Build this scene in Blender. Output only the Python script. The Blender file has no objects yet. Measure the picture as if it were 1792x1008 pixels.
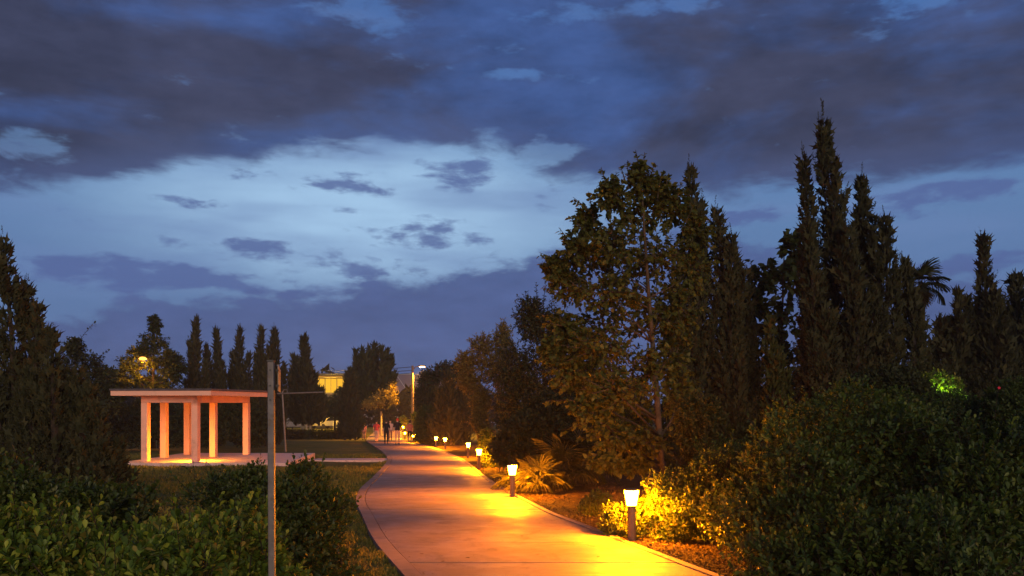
import bpy, math, random
import numpy as np
from mathutils import Vector, Matrix

random.seed(7)
rng = np.random.default_rng(7)
R = math.radians
scene = bpy.context.scene
COL = scene.collection

# ------------------------------------------------------------------ camera
FPX, HY, CX, EYE = 1500.0, 742.0, 896.0, 1.5      # focal length in photo pixels, horizon row, centre column, eye height
cam_d = bpy.data.cameras.new('camera')
cam = bpy.data.objects.new('camera', cam_d)
COL.objects.link(cam)
cam.location = (0, 0, EYE)
cam.rotation_euler = (R(90), 0, 0)
cam_d.sensor_width = 36.0
cam_d.lens = FPX / 1792 * 36
cam_d.shift_y = (HY - 504) / 1792
cam_d.clip_end = 6000
scene.camera = cam

# ------------------------------------------------------------------ view
scene.view_settings.view_transform = 'Standard'
scene.view_settings.look = 'None'
scene.view_settings.exposure = 0.0
scene.view_settings.gamma = 1.0
scene.view_settings.use_curve_mapping = False
scene.cycles.max_bounces = 6
scene.cycles.diffuse_bounces = 3
scene.cycles.glossy_bounces = 2
scene.cycles.transmission_bounces = 4
scene.cycles.transparent_max_bounces = 6
scene.cycles.sample_clamp_indirect = 4.0
scene.cycles.use_denoising = True

# ------------------------------------------------------------------ world: dusk sky with cloud decks
SUN_EL, SUN_AZ = R(13), R(168)                    # azimuth from +Y towards +X: low light from behind the camera
world = bpy.data.worlds.new('World')
scene.world = world
world.use_nodes = True
wt = world.node_tree
wt.nodes.clear()


class NG:
    """small helper for building node graphs"""
    def __init__(s, tree): s.t = tree
    def n(s, kind, **kw):
        nd = s.t.nodes.new(kind)
        for k, v in kw.items(): setattr(nd, k, v)
        return nd
    def put(s, sock, v):
        if isinstance(v, bpy.types.NodeSocket): s.t.links.new(v, sock)
        elif v is not None: sock.default_value = v
    def m(s, op, a, b=None, c=None, clamp=False):
        nd = s.n('ShaderNodeMath', operation=op, use_clamp=clamp)
        for i, v in enumerate((a, b, c)): s.put(nd.inputs[i], v)
        return nd.outputs[0]
    def step(s, v, lo, hi, a=0.0, b=1.0):
        nd = s.n('ShaderNodeMapRange', interpolation_type='SMOOTHSTEP')
        for i, q in enumerate((v, lo, hi, a, b)): s.put(nd.inputs[i], q)
        return nd.outputs[0]
    def ramp(s, fac, stops, interp='LINEAR'):
        nd = s.n('ShaderNodeValToRGB')
        cr = nd.color_ramp
        cr.interpolation = interp
        while len(cr.elements) < len(stops): cr.elements.new(0.5)
        for e, (p, c) in zip(cr.elements, stops):
            e.position = p
            e.color = (c, c, c, 1) if isinstance(c, (int, float)) else (*c, 1)
        s.put(nd.inputs[0], fac)
        return nd.outputs[0]
    def mix(s, fac, a, b, blend='MIX'):
        nd = s.n('ShaderNodeMix', data_type='RGBA', blend_type=blend)
        s.put(nd.inputs[0], fac)
        s.put(nd.inputs[6], a if isinstance(a, bpy.types.NodeSocket) else (*a, 1))
        s.put(nd.inputs[7], b if isinstance(b, bpy.types.NodeSocket) else (*b, 1))
        return nd.outputs[2]
    def noise(s, vec, scale, detail=4, rough=0.5, dist=0.0, out=0):
        nd = s.n('ShaderNodeTexNoise')
        s.put(nd.inputs['Vector'], vec)
        nd.inputs['Scale'].default_value = scale
        nd.inputs['Detail'].default_value = detail
        nd.inputs['Roughness'].default_value = rough
        nd.inputs['Distortion'].default_value = dist
        return nd.outputs[out]
    def xyz(s, x, y, z=0.0):
        nd = s.n('ShaderNodeCombineXYZ')
        for i, v in enumerate((x, y, z)): s.put(nd.inputs[i], v)
        return nd.outputs[0]


def sky_uv(x, y):
    """photo pixel -> (azimuth, elevation) times 1000, used as sky coordinates"""
    az = math.atan((x - CX) / FPX)
    el = math.atan((HY - y) / FPX * math.cos(az))
    return az * 1000, el * 1000


def build_sky():
    g = NG(wt)
    tc = g.n('ShaderNodeTexCoord')
    sep = g.n('ShaderNodeSeparateXYZ')
    wt.links.new(tc.outputs['Generated'], sep.inputs[0])
    x, y, z = sep.outputs
    U0 = g.m('MULTIPLY', g.m('ARCTAN2', x, y), 1000)
    V0 = g.m('MULTIPLY', g.m('ARCSINE', z), 1000)
    # domain warp so that every outline breaks up
    wv = g.xyz(g.m('MULTIPLY', U0, 0.006), g.m('MULTIPLY', V0, 0.016))
    w1 = g.noise(wv, 1.0, 5, 0.6)
    w2 = g.noise(g.xyz(g.m('MULTIPLY', U0, 0.007), g.m('MULTIPLY', V0, 0.02), 7.7), 1.0, 5, 0.62)
    wf = g.noise(g.xyz(g.m('MULTIPLY', U0, 0.03), g.m('MULTIPLY', V0, 0.10), 3.1), 1.0, 6, 0.62)
    U = g.m('ADD', U0, g.m('MULTIPLY', g.m('SUBTRACT', w1, 0.5), 95))
    V = g.m('ADD', g.m('ADD', V0, g.m('MULTIPLY', g.m('SUBTRACT', w2, 0.5), 46)),
            g.m('MULTIPLY', g.m('SUBTRACT', wf, 0.5), 16))
    un = g.m('ADD', g.m('MULTIPLY', U, 1 / 1200), 0.5, clamp=True)

    def edge(pts):
        st = []
        for px, py in pts:
            u, v = sky_uv(px, py)
            st.append((min(max(u / 1200 + 0.5, 0), 1), v / 500))
        return g.m('MULTIPLY', g.ramp(un, st, 'B_SPLINE'), 500)
    upper = edge([(0, 338), (150, 326), (330, 304), (520, 274), (640, 258), (800, 262), (880, 258), (950, 312),
                  (1080, 338), (1250, 348), (1400, 332), (1560, 326), (1690, 306), (1792, 300)])
    lower = edge([(0, 565), (80, 545), (200, 520), (400, 505), (560, 503), (640, 482), (800, 450), (960, 420),
                  (1100, 395), (1250, 388), (1330, 395), (1450, 450), (1560, 482), (1792, 468)])

    def blob(px, py, rx, ry, k=1.0):
        u, v = sky_uv(px, py)
        p = g.m('MULTIPLY', g.m('SUBTRACT', U0, u), 1.5 / rx)
        q = g.m('MULTIPLY', g.m('SUBTRACT', V0, v), 1.5 / ry)
        e = g.m('POWER', 2.718, g.m('MULTIPLY', g.m('ADD', g.m('MULTIPLY', p, p), g.m('MULTIPLY', q, q)), -1))
        return e if k == 1.0 else g.m('MULTIPLY', e, k)

    def total(lst):
        r = lst[0]
        for q in lst[1:]: r = g.m('ADD', r, q)
        return g.m('MINIMUM', r, 1.2)
    frag = g.noise(g.xyz(g.m('MULTIPLY', U0, 0.011), g.m('MULTIPLY', V0, 0.036), 2.2), 1.0, 8, 0.58, 0.25)
    frag2 = g.noise(g.xyz(g.m('MULTIPLY', U0, 0.016), g.m('MULTIPLY', V0, 0.040), 8.4), 1.0, 8, 0.6, 0.2)
    nUp = g.noise(g.xyz(g.m('MULTIPLY', U0, 0.0032), g.m('MULTIPLY', V0, 0.0085), 1.3), 1.0, 5, 0.58, 0.3)
    mUp = g.step(g.m('ADD', g.m('MULTIPLY', g.m('SUBTRACT', V0, upper), 1 / 42), g.m('MULTIPLY', g.m('SUBTRACT', frag, 0.5), 1.9)), -0.15, 0.5)
    mLo = g.step(g.m('ADD', g.m('MULTIPLY', g.m('SUBTRACT', lower, V0), 1 / 36), g.m('MULTIPLY', g.m('SUBTRACT', frag2, 0.5), 2.8)), -0.05, 0.6)
    H = total([blob(1600, 2, 120, 26), blob(930, 128, 80, 14), blob(985, 263, 60, 14), blob(60, 262, 90, 26), blob(1120, 14, 200, 16), blob(640, 6, 80, 60, .8), blob(900, 285, 80, 30)])
    holes = g.step(g.m('ADD', frag2, g.m('MULTIPLY', H, 0.26)), 0.62, 0.80)
    B = total([blob(600, 320, 150, 26), blob(800, 295, 110, 20), blob(825, 320, 60, 18), blob(700, 406, 150, 26), blob(120, 462, 170, 20, .8), blob(270, 474, 150, 20, .75),
               blob(200, 508, 110, 16, .7), blob(380, 498, 150, 18, .8), blob(1620, 345, 120, 24), blob(1700, 326, 100, 16), blob(310, 350, 60, 12), blob(585, 369, 60, 12),
               blob(430, 432, 90, 14), blob(640, 472, 90, 22), blob(745, 432, 60, 14), blob(1250, 385, 170, 20), blob(1690, 462, 150, 16)])
    small = g.step(g.m('ADD', g.m('MULTIPLY', g.m('ADD', frag, frag2), 0.5), g.m('MULTIPLY', B, 0.165)), 0.585, 0.70)
    veil = g.m('MULTIPLY', g.step(g.noise(g.xyz(g.m('MULTIPLY', U0, 0.004), g.m('MULTIPLY', V0, 0.022), 9.0), 1.0, 3, 0.5), 0.38, 0.72), 0.6)
    # clear sky: afterglow low down, deep blue above, brightest towards the left of centre
    vn = g.m('MULTIPLY', V0, 1 / 1571, clamp=True)
    clear = g.ramp(vn, [(0.0, (.09, .15, .34)), (0.10, (.095, .175, .37)), (0.15, (.105, .205, .41)), (0.20, (.11, .225, .46)),
                        (0.26, (.08, .20, .50)), (0.33, (.045, .145, .44)), (0.6, (.03, .10, .32)), (1.0, (.025, .08, .26))])
    gu, gv = sky_uv(640, 372)
    ga = g.m('MULTIPLY', g.m('SUBTRACT', U, gu), 1 / 265)
    gb = g.m('MULTIPLY', g.m('SUBTRACT', V, gv), 1 / 84)
    gq = g.m('ADD', g.m('MULTIPLY', ga, ga), g.m('MULTIPLY', gb, gb))
    glow = g.m('POWER', 2.718, g.m('MULTIPLY', g.m('POWER', gq, 1.5), -1))
    clear = g.mix(g.m('MULTIPLY', glow, 0.95), clear, (.37, .575, .81))
    sk = g.n('ShaderNodeTexSky', sky_type='NISHITA', sun_disc=False)
    sk.sun_elevation, sk.sun_rotation = SUN_EL, SUN_AZ
    clear = g.mix(1.0, clear, g.mix(1.0, sk.outputs[0], (.004, .004, .004), 'MULTIPLY'), 'ADD')
    lowc = g.ramp(g.m('MULTIPLY', V0, 1 / 300, clamp=True), [(0, (.088, .125, .27)), (0.5, (.078, .119, .285)), (1, (.092, .152, .35))])
    lowc = g.mix(1.0, lowc, g.ramp(frag2, [(0.3, .88), (0.7, 1.14)]), 'MULTIPLY')
    upc = g.mix(g.step(nUp, 0.42, 0.68), (.046, .052, .100), (.048, .094, .262))
    tex = g.noise(g.xyz(g.m('MULTIPLY', U0, 0.010), g.m('MULTIPLY', V0, 0.024), 5.5), 1.0, 5, 0.6)
    upc = g.mix(1.0, upc, g.ramp(tex, [(0.3, .76), (0.7, 1.30)]), 'MULTIPLY')
    thin = g.step(g.m('SUBTRACT', V0, upper), 0, 60, 0.45, 0.0)
    upc = g.mix(thin, upc, (.085, .135, .33))
    col = g.mix(veil, clear, (.15, .24, .47))
    col = g.mix(g.m('MULTIPLY', small, 0.85), col, (.088, .135, .33))
    col = g.mix(g.m('MULTIPLY', mLo, 0.96), col, lowc)
    col = g.mix(g.m('MULTIPLY', mUp, g.m('SUBTRACT', 0.97, g.m('MULTIPLY', holes, 0.6))), col, upc)
    # below the horizon: dull ground tone
    col = g.mix(g.step(V0, -60, -5), (.02, .022, .03), col)
    bg = g.n('ShaderNodeBackground')
    bg.inputs[1].default_value = 1.0
    wt.links.new(col, bg.inputs[0])
    out = g.n('ShaderNodeOutputWorld')
    wt.links.new(bg.outputs[0], out.inputs[0])


build_sky()

# ------------------------------------------------------------------ the one sun: weak warm dusk light from behind the camera
sun_d = bpy.data.lights.new('sun', 'SUN')
sun_d.energy = 1.85
sun_d.angle = R(32)
sun_d.color = (1.0, 0.76, 0.56)
sun = bpy.data.objects.new('sun', sun_d)
COL.objects.link(sun)
sv = Vector((math.sin(SUN_AZ) * math.cos(SUN_EL), math.cos(SUN_AZ) * math.cos(SUN_EL), math.sin(SUN_EL)))
sun.rotation_euler = sv.to_track_quat('Z', 'Y').to_euler()
sun.location = (0, -20, 30)

LAMP_COL = (1.0, 0.245, 0.0014)

# ------------------------------------------------------------------ helpers


def ss(a, b, v):
    t = np.clip((np.asarray(v, float) - a) / (b - a), 0, 1)
    return t * t * (3 - 2 * t)


def ground_z(d):
    return 1.0 * ss(82, 118, d)


def at(x, y, d):
    return Vector(((x - CX) * d / FPX, d, EYE - (y - HY) * d / FPX))


def gp(x, y):
    d = EYE * FPX / (y - HY)
    return Vector(((x - CX) * d / FPX, d, 0.0))


def base(x, d):
    return Vector(((x - CX) * d / FPX, d, float(ground_z(d))))


def tag(o, label=None, cat=None, group=None, kind=None):
    if label: o['label'] = label
    if cat: o['category'] = cat
    if group: o['group'] = group
    if kind: o['kind'] = kind
    return o


def empty(name, loc, label=None, cat=None, group=None):
    o = bpy.data.objects.new(name, None)
    o.location = loc
    o.empty_display_size = 0.2
    COL.objects.link(o)
    return tag(o, label, cat, group)


def link(name, me, parent=None, loc=None):
    o = bpy.data.objects.new(name, me)
    COL.objects.link(o)
    if parent: o.parent = parent
    if loc is not None: o.location = loc
    return o


def mesh_np(name, V, F, mat, smooth=False):
    me = bpy.data.meshes.new(name)
    V = np.asarray(V, np.float32)
    F = np.asarray(F, np.int32)
    k = F.shape[1]
    me.vertices.add(len(V))
    me.vertices.foreach_set('co', V.ravel())
    me.loops.add(F.size)
    me.loops.foreach_set('vertex_index', F.ravel())
    me.polygons.add(len(F))
    me.polygons.foreach_set('loop_start', np.arange(0, F.size, k, dtype=np.int32))
    if smooth: me.polygons.foreach_set('use_smooth', np.ones(len(F), bool))
    me.update(calc_edges=True)
    me.materials.append(mat)
    return me


class MB:
    def __init__(s): s.v, s.f = [], []
    def box(s, c, size, rz=0.0, taper=1.0):
        cx, cy, cz = c
        hx, hy, hz = size[0] / 2, size[1] / 2, size[2] / 2
        b = len(s.v)
        ca, sa = math.cos(rz), math.sin(rz)
        for k, (x, y, z) in enumerate([(-1, -1, -1), (1, -1, -1), (1, 1, -1), (-1, 1, -1), (-1, -1, 1), (1, -1, 1), (1, 1, 1), (-1, 1, 1)]):
            t = taper if z > 0 else 1
            px, py = x * hx * t, y * hy * t
            s.v.append((cx + px * ca - py * sa, cy + px * sa + py * ca, cz + z * hz))
        for q in [(0, 3, 2, 1), (4, 5, 6, 7), (0, 1, 5, 4), (1, 2, 6, 5), (2, 3, 7, 6), (3, 0, 4, 7)]:
            s.f.append(tuple(b + i for i in q))
        return s
    def hexa(s, bot, top):
        b = len(s.v)
        s.v += [tuple(p) for p in bot] + [tuple(p) for p in top]
        n = len(bot)
        s.f.append(tuple(b + i for i in reversed(range(n))))
        s.f.append(tuple(b + n + i for i in range(n)))
        for i in range(n):
            j = (i + 1) % n
            s.f.append((b + i, b + j, b + n + j, b + n + i))
        return s
    def tube(s, pts, rads, n=8, cap=True):
        pts = [Vector(p) for p in pts]
        if not hasattr(rads, '__len__'): rads = [rads] * len(pts)
        b = len(s.v)
        up = Vector((0, 0, 1))
        for i, p in enumerate(pts):
            t = (pts[min(i + 1, len(pts) - 1)] - pts[max(i - 1, 0)])
            t = t.normalized() if t.length > 1e-9 else Vector((0, 0, 1))
            a = t.cross(up if abs(t.z) < 0.95 else Vector((0, 1, 0))).normalized()
            c = t.cross(a)
            for k in range(n):
                th = 2 * math.pi * k / n
                s.v.append(tuple(p + (a * math.cos(th) + c * math.sin(th)) * rads[i]))
        for i in range(len(pts) - 1):
            for k in range(n):
                k2 = (k + 1) % n
                s.f.append((b + i * n + k, b + i * n + k2, b + (i + 1) * n + k2, b + (i + 1) * n + k))
        if cap:
            s.f.append(tuple(b + k for k in reversed(range(n))))
            s.f.append(tuple(b + (len(pts) - 1) * n + k for k in range(n)))
        return s
    def lathe(s, prof, n=20, c=(0, 0, 0), closed=True):
        b = len(s.v)
        for r, z in prof:
            for k in range(n):
                th = 2 * math.pi * k / n
                s.v.append((c[0] + r * math.cos(th), c[1] + r * math.sin(th), c[2] + z))
        for i in range(len(prof) - 1):
            for k in range(n):
                k2 = (k + 1) % n
                s.f.append((b + i * n + k, b + i * n + k2, b + (i + 1) * n + k2, b + (i + 1) * n + k))
        if closed:
            s.f.append(tuple(b + k for k in reversed(range(n))))
            s.f.append(tuple(b + (len(prof) - 1) * n + k for k in range(n)))
        return s
    def build(s, name, mat, parent=None, loc=None, smooth=False, bevel=0.0):
        me = bpy.data.meshes.new(name)
        me.from_pydata(s.v, [], s.f)
        me.materials.append(mat)
        if smooth: me.polygons.foreach_set('use_smooth', np.ones(len(me.polygons), bool))
        me.update()
        o = link(name, me, parent, loc)
        if bevel:
            md = o.modifiers.new('bevel', 'BEVEL')
            md.width, md.segments, md.limit_method = bevel, 2, 'ANGLE'
        return o


# ------------------------------------------------------------------ materials
def principled(name, rough=0.6, spec=0.4, color=(.5, .5, .5), metal=0.0):
    m = bpy.data.materials.new(name)
    m.use_nodes = True
    g = NG(m.node_tree)
    b = m.node_tree.nodes['Principled BSDF']
    b.inputs['Base Color'].default_value = (*color, 1)
    b.inputs['Roughness'].default_value = rough
    b.inputs['Metallic'].default_value = metal
    b.inputs['Specular IOR Level'].default_value = spec
    return m, g, b


def noisy(name, c1, c2, scale=4.0, rough=0.7, spec=0.3, bump=0.2, bscale=40.0, metal=0.0, dist=0.01, c3=None, s3=20.0):
    m, g, b = principled(name, rough, spec, c1, metal)
    tc = g.n('ShaderNodeTexCoord').outputs['Object']
    col = g.mix(g.step(g.noise(tc, scale, 5, 0.6), 0.35, 0.65), c1, c2)
    if c3:
        col = g.mix(g.step(g.noise(tc, s3, 4, 0.6), 0.55, 0.72), col, c3)
    g.put(b.inputs['Base Color'], col)
    if bump:
        bp = g.n('ShaderNodeBump')
        bp.inputs['Strength'].default_value = bump
        bp.inputs['Distance'].default_value = dist
        g.put(bp.inputs['Height'], g.noise(tc, bscale, 5, 0.65))
        g.put(b.inputs['Normal'], bp.outputs[0])
    return m


def leafy(name, stops, rough=0.5, spec=0.35, transl=0.25, tcol=None):
    """stops: list of colours picked at random leaf by leaf"""
    m, g, b = principled(name, rough, spec)
    geo = g.n('ShaderNodeNewGeometry').outputs['Random Per Island']
    oi = g.n('ShaderNodeObjectInfo').outputs['Random']
    f = g.m('FRACT', g.m('ADD', geo, g.m('MULTIPLY', oi, 3.7)))
    n = len(stops)
    col = g.ramp(f, [(i / max(n - 1, 1), c) for i, c in enumerate(stops)])
    g.put(b.inputs['Base Color'], col)
    tr = g.n('ShaderNodeBsdfTranslucent')
    g.put(tr.inputs[0], g.mix(1.0, col, tcol or (1.3, 1.25, .55), 'MULTIPLY'))
    mx = g.n('ShaderNodeMixShader')
    mx.inputs[0].default_value = transl
    lk = m.node_tree.links
    lk.new(b.outputs[0], mx.inputs[1])
    lk.new(tr.outputs[0], mx.inputs[2])
    lk.new(mx.outputs[0], m.node_tree.nodes['Material Output'].inputs[0])
    return m


def emit(name, col, strength, clear=False):
    m = bpy.data.materials.new(name)
    m.use_nodes = True
    t = m.node_tree
    t.nodes.clear()
    e = t.nodes.new('ShaderNodeEmission')
    e.inputs[0].default_value = (*col, 1)
    e.inputs[1].default_value = strength
    o = t.nodes.new('ShaderNodeOutputMaterial')
    if clear:                      # glowing glass that also lets the bulb's light through
        tr, ad = t.nodes.new('ShaderNodeBsdfTransparent'), t.nodes.new('ShaderNodeAddShader')
        t.links.new(e.outputs[0], ad.inputs[0])
        t.links.new(tr.outputs[0], ad.inputs[1])
        t.links.new(ad.outputs[0], o.inputs[0])
    else:
        t.links.new(e.outputs[0], o.inputs[0])
    return m


def concrete_mat(name, c1, c2, c3, rough=0.5):
    m, g, b = principled(name, rough, 0.25, c1)
    tc = g.n('ShaderNodeTexCoord').outputs['Object']
    col = g.mix(g.step(g.noise(tc, 0.8, 5, 0.6), 0.35, 0.68), c1, c2)
    col = g.mix(g.m('MULTIPLY', g.step(g.noise(tc, 2.3, 6, 0.68, 0.9), 0.48, 0.72), 0.8), col, c3)
    col = g.mix(g.m('MULTIPLY', g.step(g.noise(tc, 60, 3, 0.6), 0.55, 0.75), 0.25), col, c3)
    wp = g.n('ShaderNodeVectorMath', operation='ADD')
    g.put(wp.inputs[0], tc)
    g.put(wp.inputs[1], g.noise(tc, 1.7, 5, 0.7, out=1))
    vo = g.n('ShaderNodeTexVoronoi', feature='DISTANCE_TO_EDGE')
    g.put(vo.inputs['Vector'], wp.outputs[0])
    vo.inputs['Scale'].default_value = 0.42
    crack = g.m('MULTIPLY', g.step(vo.outputs[0], 0.0015, 0.0045, 1.0, 0.0), g.step(g.noise(tc, 0.55, 2, 0.5), 0.50, 0.58))
    col = g.mix(g.m('MULTIPLY', crack, 0.8), col, tuple(q * .25 for q in c3))
    ri = g.n('ShaderNodeObjectInfo').outputs['Random']
    col = g.mix(1.0, col, g.ramp(ri, [(0, .86), (1, 1.08)]), 'MULTIPLY')
    g.put(b.inputs['Base Color'], col)
    g.put(b.inputs['Roughness'], g.step(g.noise(tc, 2.2, 4, 0.6), 0.3, 0.7, rough - .08, rough + .16))
    bp = g.n('ShaderNodeBump')
    bp.inputs['Strength'].default_value = 0.35
    bp.inputs['Distance'].default_value = 0.006
    g.put(bp.inputs['Height'], g.noise(tc, 55, 6, 0.7))
    g.put(b.inputs['Normal'], bp.outputs[0])
    return m


M = {}
M['lawn'] = noisy('lawn', (.090, .098, .022), (.150, .128, .034), 0.45, 0.95, 0.1, 0.8, 30, dist=0.05, c3=(.036, .040, .010), s3=3.0)
M['mulch'] = noisy('mulch', (.060, .036, .020), (.030, .018, .010), 6, 0.95, 0.1, 1.0, 35, dist=0.05, c3=(.11, .07, .04), s3=28)
M['path'] = concrete_mat('path_concrete', (.235, .175, .165), (.18, .132, .125), (.105, .077, .072), 0.62)
M['kerb'] = concrete_mat('kerb_concrete', (.25, .185, .172), (.20, .148, .138), (.12, .088, .08), 0.7)
M['slab'] = concrete_mat('slab_concrete', (.70, .49, .46), (.62, .43, .41), (.48, .33, .31), 0.6)
M['plaster'] = noisy('peach_plaster', (.85, .45, .32), (.78, .41, .29), 2.0, 0.75, 0.3, 0.25, 60, dist=0.004, c3=(.62, .31, .22), s3=1.6)
M['roofing'] = noisy('dark_roofing', (.06, .05, .055), (.09, .075, .08), 6, 0.55, 0.4, 0.3, 30)
M['post'] = noisy('bollard_post_paint', (.16, .10, .065), (.12, .075, .05), 12, 0.55, 0.4, 0.15, 80)
M['iron'] = noisy('dark_iron', (.03, .028, .027), (.05, .045, .04), 10, 0.5, 0.5, 0.1, 60)
M['steel'] = noisy('weathered_steel', (.165, .14, .13), (.115, .097, .09), 9, 0.5, 0.5, 0.2, 50, metal=0.3, c3=(.12, .085, .06), s3=26)
M['tan_plate'] = noisy('tan_plate', (.30, .23, .17), (.24, .18, .13), 8, 0.5, 0.4, 0.1, 50)
M['bark'] = noisy('bark', (.10, .070, .048), (.055, .040, .028), 9, 0.9, 0.1, 0.9, 22, dist=0.03)
M['bark_dark'] = noisy('bark_dark', (.055, .040, .030), (.030, .022, .017), 9, 0.95, 0.1, 0.9, 22, dist=0.03)
M['bark_lamplit'] = noisy('bark_lamplit', (.42, .33, .20), (.30, .22, .13), 9, 0.9, 0.1, 0.6, 22, dist=0.03)  # lamplight put into the bark colour of the lit trunks
M['lamp_glass'] = emit('lit_lamp_glass', LAMP_COL, 950.0, True)
M['street_glass'] = emit('lit_street_lamp_glass', (1.0, .52, .12), 40.0)
M['tree_lamp_glass'] = emit('lit_tree_lamp_glass', (1.0, .40, .06), 4.0)
M['window_lit'] = emit('lit_window', (1.0, .50, .03), 1.1)
M['soffit_glow'] = emit('glowing_soffit', (1.0, .42, .07), 0.55)  # soffit emits by itself to look lit, it is no lamp
# leaves
M['lf_near'] = leafy('hedge_leaf_green', [(.080, .14, .016), (.14, .20, .024), (.048, .092, .015), (.34, .36, .040), (.10, .155, .020), (.055, .10, .015), (.30, .22, .04)], 0.5, 0.25, 0.35)
M['lf_mid'] = leafy('hedge_leaf_dark', [(.036, .060, .011), (.055, .080, .013), (.026, .045, .011), (.095, .100, .018), (.045, .062, .013)], 0.45, 0.3, 0.25)
M['lf_right'] = leafy('right_hedge_leaf', [(.034, .065, .013), (.060, .098, .016), (.024, .046, .012), (.12, .15, .022), (.040, .070, .014), (.028, .052, .012), (.12, .11, .02)], 0.5, 0.25, 0.3)
M['lf_fine'] = leafy('fine_green_leaf', [(.035, .055, .012), (.05, .07, .014), (.028, .045, .012)], 0.55, 0.2, 0.2)
M['lf_cyp'] = leafy('cypress_foliage', [(.032, .034, .016), (.048, .046, .020), (.025, .029, .015), (.060, .052, .020)], 0.75, 0.1, 0.12)
M['lf_jun'] = leafy('juniper_foliage', [(.042, .048, .014), (.062, .058, .016), (.032, .038, .013), (.08, .062, .018)], 0.7, 0.1, 0.15)
M['lf_tree'] = leafy('broad_leaf', [(.078, .088, .018), (.115, .115, .022), (.052, .064, .015), (.16, .135, .028)], 0.55, 0.2, 0.38)
M['lf_lamplit'] = leafy('lamplit_foliage', [(.17, .14, .04), (.23, .17, .05), (.12, .10, .03)], 0.65, 0.1, 0.25)  # orange lamplight painted into the leaf colour
M['lf_dark'] = leafy('dark_leaf', [(.030, .037, .014), (.043, .048, .017), (.024, .029, .013)], 0.6, 0.15, 0.15)
M['lf_green'] = leafy('mid_green_leaf', [(.030, .046, .013), (.045, .060, .015), (.022, .034, .011)], 0.55, 0.2, 0.3)
M['lf_palm'] = leafy('palm_frond', [(.07, .075, .022), (.10, .095, .025), (.05, .055, .018)], 0.5, 0.3, 0.2)
M['lf_palm_dark'] = leafy('dark_palm_frond', [(.028, .036, .013), (.040, .046, .016)], 0.5, 0.3, 0.2)
M['dead'] = leafy('dead_frond', [(.10, .065, .03), (.07, .045, .022)], 0.9, 0.1, 0.15)
M['grass'] = leafy('grass_blade', [(.10, .115, .024), (.15, .145, .032), (.21, .17, .048), (.068, .084, .019)], 0.7, 0.15, 0.3)
M['chips'] = leafy('mulch_chip', [(.07, .045, .025), (.11, .075, .042), (.045, .028, .016), (.17, .12, .07)], 0.9, 0.1, 0.0)
M['far_wood'] = leafy('far_wood_leaf', [(.012, .014, .008), (.018, .019, .009)], 0.8, 0.05, 0.1)

# ------------------------------------------------------------------ path outline


def spline(pts):
    """Catmull-like interpolation of (d, X) points on a dense grid"""
    pts = sorted(pts)
    D = np.array([p[0] for p in pts])
    X = np.array([p[1] for p in pts])
    m = np.gradient(X, D)
    def f(d):
        d = np.asarray(d, float)
        i = np.clip(np.searchsorted(D, d) - 1, 0, len(D) - 2)
        h = D[i + 1] - D[i]
        t = (d - D[i]) / h
        return ((2 * t**3 - 3 * t**2 + 1) * X[i] + (t**3 - 2 * t**2 + t) * h * m[i]
                + (-2 * t**3 + 3 * t**2) * X[i + 1] + (t**3 - t**2) * h * m[i + 1])
    return f


def edge_pts(px, extra):
    o = list(extra)
    for x, y in px:
        p = gp(x, y)
        o.append((p.y, p.x))
    return o


XL = spline(edge_pts([(700, 1008), (660, 960), (634, 908), (623, 880), (628, 863), (650, 840), (671, 818), (678, 805), (671, 794), (652, 780), (641, 771)],
                     [(1.5, .9), (3, .42), (6, -.42), (90, -15.06), (100, -16.1), (125, -18.6), (150, -21)]))
XR = spline(edge_pts([(1240, 1008), (1180, 985), (1110, 958), (1040, 930), (975, 905), (925, 880), (886, 860), (852, 838), (830, 820), (815, 808), (790, 796), (765, 786), (740, 779.5), (717, 775)],
                     [(1.5, 3.95), (3, 3.5), (6, 2.62), (80, -10.2), (90, -11.5), (100, -12.9), (125, -15.6), (150, -18)]))

# ------------------------------------------------------------------ ground


def build_ground():
    ds = np.concatenate([np.linspace(-30, 0, 6), np.linspace(2, 40, 77), np.linspace(42, 130, 45), [150, 200, 300, 500, 800, 1200]])
    xs = np.concatenate([[-1200, -600, -250, -120, -70], np.linspace(-45, 12, 115), np.linspace(14, 45, 12), [70, 120, 250, 600, 1200]])
    DD, XX = np.meshgrid(ds, xs, indexing='ij')
    Z = ground_z(DD)
    und = 0.035 * (np.sin(XX * .9 + DD * .35) * np.cos(DD * .55 - XX * .3) + .5 * np.sin(XX * 2.3 + 1.7) * np.sin(DD * 1.9)) - 0.03
    Z = Z + np.where((DD > 3) & (DD < 80) & (np.abs(XX) < 45), und, -.02)
    V = np.stack([XX, DD, Z], -1).reshape(-1, 3)
    n, k = DD.shape
    I = np.arange(n * k).reshape(n, k)
    F = np.stack([I[:-1, :-1], I[:-1, 1:], I[1:, 1:], I[1:, :-1]], -1).reshape(-1, 4)
    o = link('lawn_ground', mesh_np('lawn_ground', V, F, M['lawn'], True))
    tag(o, 'mown olive brown lawn spreading across the park', 'lawn', kind='structure')
    # mulch bed right of the path
    ds = np.linspace(2, 66, 200)
    x0 = XR(ds) - 0.05
    cols = np.linspace(0, 1, 26)
    VV = []
    for c in cols:
        x = x0 + c * 22
        z = 0.015 + 0.03 * np.sin(ds * 2.1 + x * 1.3) * np.cos(x * 2.2) + 0.05 * min(c * 12, 1) + ground_z(ds)
        VV.append(np.stack([x, ds, z], -1))
    V = np.array(VV).reshape(-1, 3)
    I = np.arange(len(V)).reshape(len(cols), len(ds))
    F = np.stack([I[:-1, :-1], I[1:, :-1], I[1:, 1:], I[:-1, 1:]], -1).reshape(-1, 4)
    o = link('mulch_bed', mesh_np('mulch_bed', V, F, M['mulch'], True))
    tag(o, 'brown mulch planting bed along the right side of the path', 'planting bed', kind='structure')


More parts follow.
